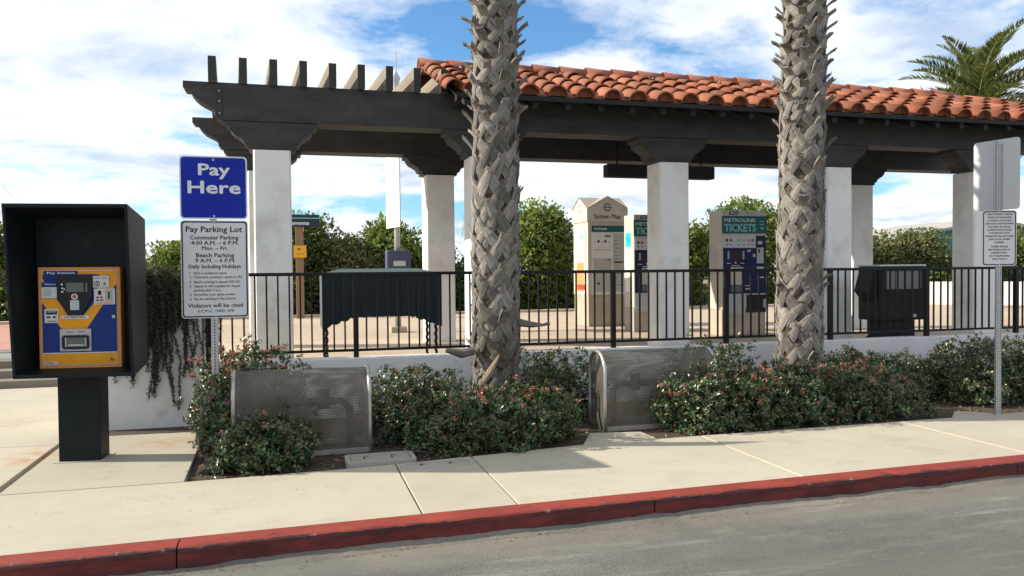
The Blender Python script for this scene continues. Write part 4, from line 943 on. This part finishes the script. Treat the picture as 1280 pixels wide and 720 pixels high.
# big sign seen from behind: turned so its face looks down the street to the right
back_ = MB().prism(rrect(-.24, -.36, .24, .345, .035), .0, .003, 'y').build('sign_panel', alum, s2, (.0, .062, 2.415), (0, 0, math.radians(-64))); back_['label'] = 'bare aluminium back of a larger sign'
MB().box(-.012, -.03, -.33, .012, 0, .33).build('mount_bracket', galv, back_)

# ================================================================== MESH CAGES
def cage(label, x0, y0, w, d, h, seed):
    c = thing('mesh_cage', label, 'utility cage', (x0, y0, 0), 0, 'mesh cages over the pipework'); r = d / 2
    prof = [(0, -.04), (0, .2), (0, h - r)] + [(r - r * math.cos(math.radians(a)), h - r + r * math.sin(math.radians(a))) for a in range(18, 181, 18)] + [(d, .2), (d, -.04)]
    m = MB(); vs = []; uvs = []; ln = 0; nx = 8; rnd = random.Random(seed)
    for i, (y, z) in enumerate(prof):
        if i: ln += math.hypot(y - prof[i - 1][0], z - prof[i - 1][1])
        for k in range(nx + 1): vs.append((w * k / nx, y + (rnd.uniform(-.006, .006) if 0 < k < nx and i > 1 else 0), z + (rnd.uniform(-.008, .006) if 0 < k < nx and i > 1 else 0))); uvs.append((w * k / nx, ln))
    fs = [(i * (nx + 1) + k, i * (nx + 1) + k + 1, (i + 1) * (nx + 1) + k + 1, (i + 1) * (nx + 1) + k) for i in range(len(prof) - 1) for k in range(nx)]
    m.add(vs, fs, 0, uvs).build('mesh_sheet', perf, c, smooth=True)
    for x in (0, w):
        mm = MB(); n = len(prof); mm.add([(x, y, z) for y, z in prof], [tuple(range(n))], 0, [(y + .3, z) for y, z in prof]); mm.build('end_sheet', perf, c)
        hoop = MB().tube([(x, y, z) for y, z in prof], .018, 8).build('hoop', tubem, c, smooth=True)
    MB().box(0, -.012, -.02, w, .012, .02).build('bottom_bar', tubem, c); MB().box(0, d - .012, -.02, w, d + .012, .02).build('bottom_bar', tubem, c)
    b = thing('backflow_valve', label.split(' with')[0].replace('perforated steel cage', 'grey pipe valve assembly inside the perforated cage'), 'pipework', (x0 + w / 2, y0 + d / 2, -.03), 0, 'pipework inside the cages')
    p = MB(); p.tube([(-w * .36, 0, 0), (-w * .36, 0, .36), (-w * .30, 0, .42), (w * .30, 0, .42), (w * .36, 0, .36), (w * .36, 0, 0)], .032, 10); p.build('pipe', cage_pipe, b, smooth=True)
    for sx__ in (-1, 1):
        MB().tube([(sx__ * w * .16, 0, .36), (sx__ * w * .16, 0, .50)], .05, 10).build('valve_body', cage_pipe, b); MB().disc((sx__ * w * .16, 0, .50), .055, 'z', 12, .012).build('hand_wheel', cage_pipe, b)
    return c
cage('perforated steel cage nearest the pay station, dented along its top', -.455, 6.77, 1.085, .42, .675, 1)
cage('perforated steel cage between the palms, partly covered by a shrub', 2.82, 6.94, 1.15, .40, .715, 2)
# utility lids
def ubox(label, x0, y0, x1, y1, z, dz=.0):
    u = thing('utility_box', label, 'utility lid', (x0, y0, 0), 0, 'concrete utility lids by the sidewalk'); w, d = x1 - x0, y1 - y0
    fr = MB(); o = rrect(0, 0, w, d, .04); i_ = rrect(.035, .035, w - .035, d - .035, .025); n = len(o)
    vs = [(a, b, z) for a, b in o] + [(a, b, z) for a, b in i_] + [(a, b, -.15) for a, b in o] + [(a, b, z - .02) for a, b in i_]
    fs = []
    for k in range(n): j = (k + 1) % n; fs += [(k, j, n + j, n + k), (j, k, 2 * n + k, 2 * n + j), (n + k, n + j, 3 * n + j, 3 * n + k)]
    fr.add(vs, fs).build('frame', lid_m, u)
    MB().prism(rrect(.041, .041, w - .041, d - .041, .022), -.1, z - .003, 'z').build('lid', lid_m, u)
    for px_ in (.3, .7):
        m = MB(); m.box(w * px_ - .022, d * .62, z - .0025, w * px_ + .022, d * .62 + .012, z - .001); m.box(w * px_ - .022, d * .40, z - .0025, w * px_ - .012, d * .62, z - .001); m.build('pull_slot', galv_d, u)
    return u
ubox('concrete utility lid in the planter just right of the first mesh cage', .40, 6.24, .945, 6.55, .018)
ubox('second narrow utility lid set in the sidewalk beside the joint', .80, 5.99, 1.36, 6.175, .005)

# ================================================================== THINGS ON THE PLATFORM
cv_ = thing('covered_stand', 'dark green canvas skirt draped over a stand on twisted legs behind the railing', 'covered stand', (1.0, 9.0, ZP))
m = MB(); w, d, zt, zb = .66, .72, 1.06, .47
def skirt(p0, p1, n, fn):
    vs = []; 
    for i in range(n + 1):
        t = i / n; x = p0[0] + (p1[0] - p0[0]) * t; y = p0[1] + (p1[1] - p0[1]) * t; wv = .006 * math.sin(i * 1.7)
        vs += [(x, y + wv, zt), (x, y + wv * 1.5, zb + .25), (x, y + wv * 2, fn(t))]
    return vs, [(i * 3 + k, i * 3 + k + 1, i * 3 + 4 + k, i * 3 + 3 + k) for i in range(n) for k in range(2)]
def scal(t):
    e = min(t, 1 - t); base = zb + .115 - max(0, .24 - e) / .24 * .105
    return base - .022 * abs(math.sin(t * math.pi * 13)) * (1 if e < .26 else .12)
m.add(*skirt((-w, 0), (w, 0), 52, scal)); MB().add(*skirt((w, d), (-w, d), 40, scal)).build('canvas_skirt', canvas, cv_)
sd1 = MB(); sd1.add(*skirt((-w - .004, d), (-w - .004, 0), 16, lambda t: zb + .0 - .02 * abs(math.sin(t * 14)))); sd2 = MB(); sd2.add(*skirt((w + .004, 0), (w + .004, d), 16, lambda t: zb - .02 * abs(math.sin(t * 14))))
m.build('canvas_skirt', canvas, cv_); sd1.build('side_canvas', canvas_lit, cv_); sd2.build('side_canvas', canvas, cv_)
MB().add([(-w - .02, -.02, zt), (w + .02, -.02, zt), (w + .02, d + .02, zt), (-w - .02, d + .02, zt), (-.45, d * .5, zt + .065), (.45, d * .5, zt + .065)], [(0, 1, 5, 4), (2, 3, 4, 5), (1, 2, 5), (3, 0, 4)]).build('canvas_top', canvas_lit, cv_)
for x in (-.62, .60):
    for y in (.04, .66):
        MB().tube([(x + .006 * math.cos(k * 1.5), y + .006 * math.sin(k * 1.5), .0 + k * .02) for k in range(30)], .017, 6).build('leg', black_m, cv_)

kio = thing('map_kiosk', 'beige System Map kiosk with gabled top standing on the platform', 'information kiosk', (5.42, 14.2, ZP))
K = .83
MB().box(.03, .03, 0, K - .03, K - .03, .60).build('plinth', beige_d, kio, bev=.01); MB().box(.02, .02, .60, K - .02, K - .02, 2.02).build('body', beige, kio, bev=.008)
gp = [(0, 2.0), (K, 2.0), (K, 2.25), (K / 2, 2.48), (0, 2.25)]
m = MB(); m.prism(gp, 0, K, 'y'); m.build('gable_cap', [beige], kio)
m = MB(); m.prism([(min(max(a, .003), K - .003), b - .001) for a, b in gp], .001, K - .001, 'x'); m.build('cross_gable_cap', [beige], kio)
for e in (1,):   # brown metal skins on the cross roof
    q = MB(); h = .004
    for (ax_, bx_) in ((0, K / 2), (K, K / 2)):
        q.add([(-.012, ax_, 2.25 + h), (K + .012, ax_, 2.25 + h), (K + .012, bx_, 2.48 + h), (-.012, bx_, 2.48 + h)], [(0, 1, 2, 3)])
        q.add([(ax_, -.012, 2.25 + h + .001), (ax_, K + .012, 2.25 + h + .001), (bx_, K + .012, 2.48 + h + .001), (bx_, -.012, 2.48 + h + .001)], [(0, 1, 2, 3)])
    q.build('roof_skin', maproof, kio)
m = MB(); text(m, 'System Map', K / 2, 2.10, .085, .54, -.002, bold=.004); m.build('lettering', ink, kio); m = MB()
cc = (K / 2, 2.27)
for a0, a1 in ((20, 165), (200, 345)):
    o_ = [(cc[0] + .075 * math.cos(math.radians(a)), cc[1] + .075 * math.sin(math.radians(a))) for a in np.linspace(a0, a1, 10)]; i_ = [(cc[0] + .058 * math.cos(math.radians(a)), cc[1] + .058 * math.sin(math.radians(a))) for a in np.linspace(a0, a1, 10)]
    m.prism(o_ + i_[::-1], -.0005, -.002, 'y')
for dx in (-.03, .03): m.disc((cc[0] + dx, -.0005, cc[1]), .016, 'y', 10, .0015)
m.box(cc[0] - .09, -.002, cc[1] - .008, cc[0] - .055, -.0005, cc[1] + .008); m.box(cc[0] + .055, -.002, cc[1] - .008, cc[0] + .09, -.0005, cc[1] + .008); m.box(cc[0] - .03, -.002, cc[1] - .004, cc[0] + .03, -.0005, cc[1] + .004)
stuff(m.build('emblem', ink, kio))
m = MB()
for a0, a1 in ((20, 165), (200, 345)):
    o_ = [(K / 2 + .07 * math.cos(math.radians(a)), 2.27 + .07 * math.sin(math.radians(a))) for a in np.linspace(a0, a1, 10)]; i_ = [(K / 2 + .055 * math.cos(math.radians(a)), 2.27 + .055 * math.sin(math.radians(a))) for a in np.linspace(a0, a1, 10)]
    m.prism(o_ + i_[::-1], -.0005, -.002, 'x')
stuff(m.build('emblem', lcd_m, kio))
mp = MB().box(.09, .008, .62, K - .06, .02, 1.92).build('map_panel', mapwhite, kio); MB().box(.09, .004, 1.80, K - .06, .0075, 1.92).build('map_header', teal_p, mp)
m = MB(); text(m, 'METROLINK', .28, 1.86, .04, .26, .0035); m.build('lettering', ink_w, mp)
MB().box(.12, .004, .66, .50, .0075, 1.30).build('route_map', mapgrey, mp); MB().box(.53, .004, .66, K - .08, .0075, 1.77).build('timetable', mapgrey, mp)
m = MB()
for k in range(5): m.box(.14 + .07 * k, .003, 1.60, .18 + .07 * k, .0062, 1.605 + .04 * (k % 2)); m.box(.14 + .07 * k, .003, 1.46, .19 + .07 * k, .0062, 1.465)
m.box(.36, .003, 1.71, .48, .0062, 1.735); m.box(.54, .0015, 1.22, .74, .0036, 1.24); m.box(.2, .0015, .8, .25, .0036, .84); m.box(.4, .0015, 1.26, .48, .0036, 1.275)
for k in range(14): m.box(.55, .0015, .72 + .07 * k, .60 + .1 * ((k * 7) % 10) / 10, .0036, .727 + .07 * k)
m.build('print', ink, mp)
po = MB().box(.008, .14, .64, .02, .62, 1.86).build('poster', mapwhite, kio)
m = MB(); m.box(.0045, .2, .66, .0075, .60, 1.22); m.build('poster_image', orangeprint, po); m = MB(); m.box(.002, .14, .70, .0044, .56, .80); m.build('poster_band', redprint, po)
m = MB(); [m.box(.003, .24 + .06 * k, 1.22, .0072, .28 + .06 * k, 1.34 + .07 * ((k * 5) % 3)) for k in range(5)]; m.build('poster_figures', mapgrey, po); m = MB(); m.box(.003, .24, 1.68, .0072, .42, 1.76); m.build('poster_title', teal_l, po)

def ticket_machine(label, x, y):
    t = thing('ticket_machine', label, 'ticket machine', (x, y, ZP), 0, 'ticket machines on the platform'); w, d, h = .80, .42, 2.03
    MB().box(.0, .01, 0, w, d, .42).build('plinth', beige_d, t, bev=.008); MB().box(.0, .0, .42, w, d, h).build('cabinet', beige, t, bev=.015)
    def X(u): return .0 + (u - 120) / 258 * w
    def Z(v): return h - (v - 38) / 677 * h
    def bx(name, mat, u0, v0, u1, v1, y0=-.006, y1_=.002, par=t): return MB().box(X(u0), y0, Z(v1), X(u1), y1_, Z(v0)).build(name, mat, par)
    hd = bx('header', teal_p, 119, 70, 379, 163, -.02)
    m = MB(); text(m, 'METROLINK', (X(130) + X(314)) / 2, Z(92), .062, X(314) - X(130), -.021, bold=.006); m.build('lettering', ink_w, hd)
    m = MB(); text(m, 'TICKETS', (X(130) + X(314)) / 2, Z(132), .125, X(314) - X(130), -.021, bold=.02); m.build('lettering', teal_l, hd)
    m = MB(); [m.box(X(335), -.0215, Z(100 + 16 * k), X(368 - 6 * (k % 2)), -.0203, Z(95 + 16 * k)) for k in range(2)]; m.prism([(X(336), Z(130)), (X(352), Z(143)), (X(368), Z(130))], -.0203, -.0215, 'y'); m.build('arrow_mark', teal_l, hd)
    m = MB(); text(m, '620', (X(160) + X(214)) / 2, Z(53), .07, X(214) - X(160), -.002, bold=.01); m.build('lettering', ink, t); MB().disc((X(268), -.0005, Z(53)), .012, 'y', 8, .002).build('lock', ink, t)
    ip = bx('info_panel', sticker, 126, 175, 316, 241)
    for k, (u, mat) in enumerate(((147, teal_p), (170, redprint), (218, teal_l), (248, teal_l), (274, orangeprint), (297, lcd_m))): MB().disc((X(u), -.006, Z(200)), .026, 'y', 14, .002).build('pictogram', mat, ip)
    m = MB(); [m.box(X(u - 7), -.0072, Z(226), X(u + 7), -.006, Z(222)) for u in (147, 170, 218, 248, 274, 297)]; m.build('print', ink, ip)
    nv = bx('control_panel', navy_t, 126, 241, 376, 488); bx('side_panel', navy_t, 317, 175, 376, 240.5, -.0062)
    bx('screen', screen_d, 168, 258, 232, 310, -.010, -.006, nv); m = MB()
    for k in range(6): m.box(X(150), -.011, Z(265 + 7.2 * k), X(160), -.006, Z(260 + 7.2 * k)); m.box(X(238), -.011, Z(265 + 7.2 * k), X(248), -.006, Z(260 + 7.2 * k))
    m.box(X(172), -.007, Z(339), X(222), -.006, Z(335)); m.box(X(193), -.007, Z(325), X(202), -.006, Z(316)); m.box(X(144), -.007, Z(326), X(170), -.006, Z(322)); m.box(X(225), -.007, Z(326), X(248), -.006, Z(322)); m.box(X(300), -.009, Z(291), X(313), -.006, Z(274)); m.box(X(266), -.007, Z(262), X(286), -.006, Z(252)); m.box(X(254), -.007, Z(448), X(280), -.006, Z(444)); m.box(X(254), -.007, Z(466), X(284), -.006, Z(460)); m.box(X(328), -.007, Z(404), X(366), -.006, Z(398))
    stuff(m.build('buttons', sticker, nv))
    bx('coin_plate', steel_l, 322, 240, 362, 325, -.012, -.006, nv); bx('coin_slot', bezel_m, 330, 248, 340, 268, -.014, -.012, nv); bx('card_reader', sticker, 328, 205, 354, 222, -.012, -.006, nv); bx('bill_slot', sticker, 322, 344, 362, 362, -.012, -.006, nv)
    bx('ticket_tray', beige, 168, 345, 240, 440, -.014, -.006, nv); bx('tray_slot', lcd_m, 176, 352, 232, 358, -.016, -.014, nv); bx('tray_window', lcd_m, 168, 442, 238, 480, -.012, -.006, nv)
    bx('lower_plate', steel_l, 126, 490, 250, 600); bx('vent_panel', dkpanel, 262, 495, 376, 590, -.01); bx('handle', steel_l, 358, 520, 374, 565, -.03, -.01)
    m = MB(); [m.box(X(136 + 20 * k), -.0075, Z(580), X(146 + 20 * k), -.006, Z(572)) for k in range(5)]; m.box(X(140), -.0075, Z(548), X(160), -.006, Z(543)); m.build('print', sticker, t)
    MB().box(-.004, .18, 1.06, .002, .36, 1.46).build('side_notice', mapgrey, t)
    return t
t1 = ticket_machine('ticket machine half hidden behind the middle column, cyan sticker on its side', 5.70, 12.7)
cy = MB().box(-.006, .12, 1.48, .0, .34, 1.72).build('side_sticker', cyan_p, t1); m = MB(); text(m, 'T U', -.23, 1.60, .10, .15, -.0065, axis='x'); m.build('lettering', navy_p, cy)
MB().box(-.005, .10, .7, .0, .36, 1.44).build('side_poster', mapwhite, t1)
ticket_machine('ticket machine in full view right of the middle column', 6.70, 11.5)

nb_ = thing('newspaper_box', 'black newspaper vending box on a flared pedestal behind the railing', 'newspaper box', (8.10, 9.15, ZP))
MB().box(-.38, 0, .36, .38, .42, 1.10).build('case', black_m, nb_, bev=.015)
wd_ = MB(); o_ = [(-.33, .75), (.35, .75), (.35, 1.07), (-.33, 1.07)]; i_ = [(-.27, .79), (.31, .79), (.31, 1.04), (-.27, 1.04)]; ring(wd_, o_, i_, -.015, .0); wdo = wd_.build('door_frame', black_m, nb_)
MB().box(-.27, -.006, .79, .31, .004, 1.04).build('window', vend_glass, wdo)
[MB().box(-.27 + .145 * k, -.01, .79, -.262 + .145 * k, -.006, 1.04).build('window_bar', black_m, wdo) for k in range(1, 4)]
MB().prism([(-.50, .76), (-.36, .60), (-.33, 1.10), (-.40, 1.10)], .06, .36, 'y').build('coin_hood', black_m, nb_, bev=.01)
MB().box(-.38, -.02, 1.10, .38, .44, 1.125).build('top', alum, nb_, bev=.006)
MB().box(-.26, .06, .14, .26, .36, .37).build('pedestal', black_m, nb_); MB().add([(-.36, -.02, 0), (.36, -.02, 0), (.36, .44, 0), (-.36, .44, 0), (-.26, .06, .14), (.26, .06, .14), (.26, .36, .14), (-.26, .36, .14)], [(0, 1, 5, 4), (1, 2, 6, 5), (2, 3, 7, 6), (3, 0, 4, 7)]).build('flared_foot', black_m, nb_)
MB().box(.17, -.004, .40, .23, .0, .44).build('sticker', key_m, nb_)

lp = thing('tall_pole', 'tall grey pole with flat white sign and slate blue box, left of the second column', 'pole', (1.85, 14.3, ZP))
MB().tube([(0, 0, 0), (0, 0, 4.3)], .055, 12).build('post', galv, lp, smooth=True); MB().box(-.14, -.14, 0, .14, .14, .1).build('footing', beige_d, lp, bev=.01)
MB().box(-.21, -.16, .86, .22, .10, 1.46).build('equipment_box', slate, lp, bev=.03); MB().box(-.09, -.166, 1.18, .12, -.16, 1.27).build('notice', sticker, lp)
pn = MB().prism([(-.20, 1.95), (-.20, 3.15), (-.004, 3.15), (-.004, 1.95)], -.30, -.27, 'y')
pn = MB().box(-.018, -.46, 1.86, .0, .34, 3.18).build('sign_panel', mapwhite, lp, (-.075, 0, 0), (0, 0, math.radians(10)))
MB().box(.0, -.36, 1.92, .02, .30, 3.12).build('panel_back', alum, pn)
m = MB(); [m.tube([(.05, 0, z), (-.06, 0, z)], .03, 8) for z in (2.3, 2.75)]; m.build('clamp', galv, lp)
MB().tube([(0, 0, 4.05), (0, 0, 4.22), (0, 0, 4.30), (0, 0, 4.45), (0, 0, 4.52), (0, 0, 4.60), (0, 0, 4.65)], [.13, .11, .07, .07, .09, .05, .01], 12).build('finial', alum, lp, smooth=True)
MB().tube([(.02, 0, 4.6), (.02, 0, 5.0)], .006, 5).build('antenna', galv, lp)

ss = thing('station_name_sign', 'dark station name sign and small yellow notice on a brown wooden post', 'sign', (.225, 19.3, ZP))
MB().box(-.09, 0, 0, .09, .16, 2.16).build('post', woodpost, ss, bev=.01)
np_ = MB().box(-.55, -.04, 2.14, .46, 0, 2.42).build('name_board', sign_navy, ss, bev=.005); MB().box(-.55, -.043, 2.325, .46, -.04, 2.35).build('stripe', teal_l, np_)
m = MB(); text(m, 'San Clemente', -.16, 2.23, .095, .76, -.0415); m.build('lettering', ink_w, np_)
ys2 = MB().box(-.14, -.035, 1.42, .15, -.003, 1.71).build('yellow_notice', yellow_s, ss)
m = MB(); m.box(-.05, -.0362, 1.60, .02, -.035, 1.63); m.box(-.09, -.0362, 1.50, .1, -.035, 1.51); [m.box(-.13 + .04 * k, -.0362, 1.695, -.115 + .04 * k, -.035, 1.71) for k in range(7)]; m.build('print', ink, ys2)
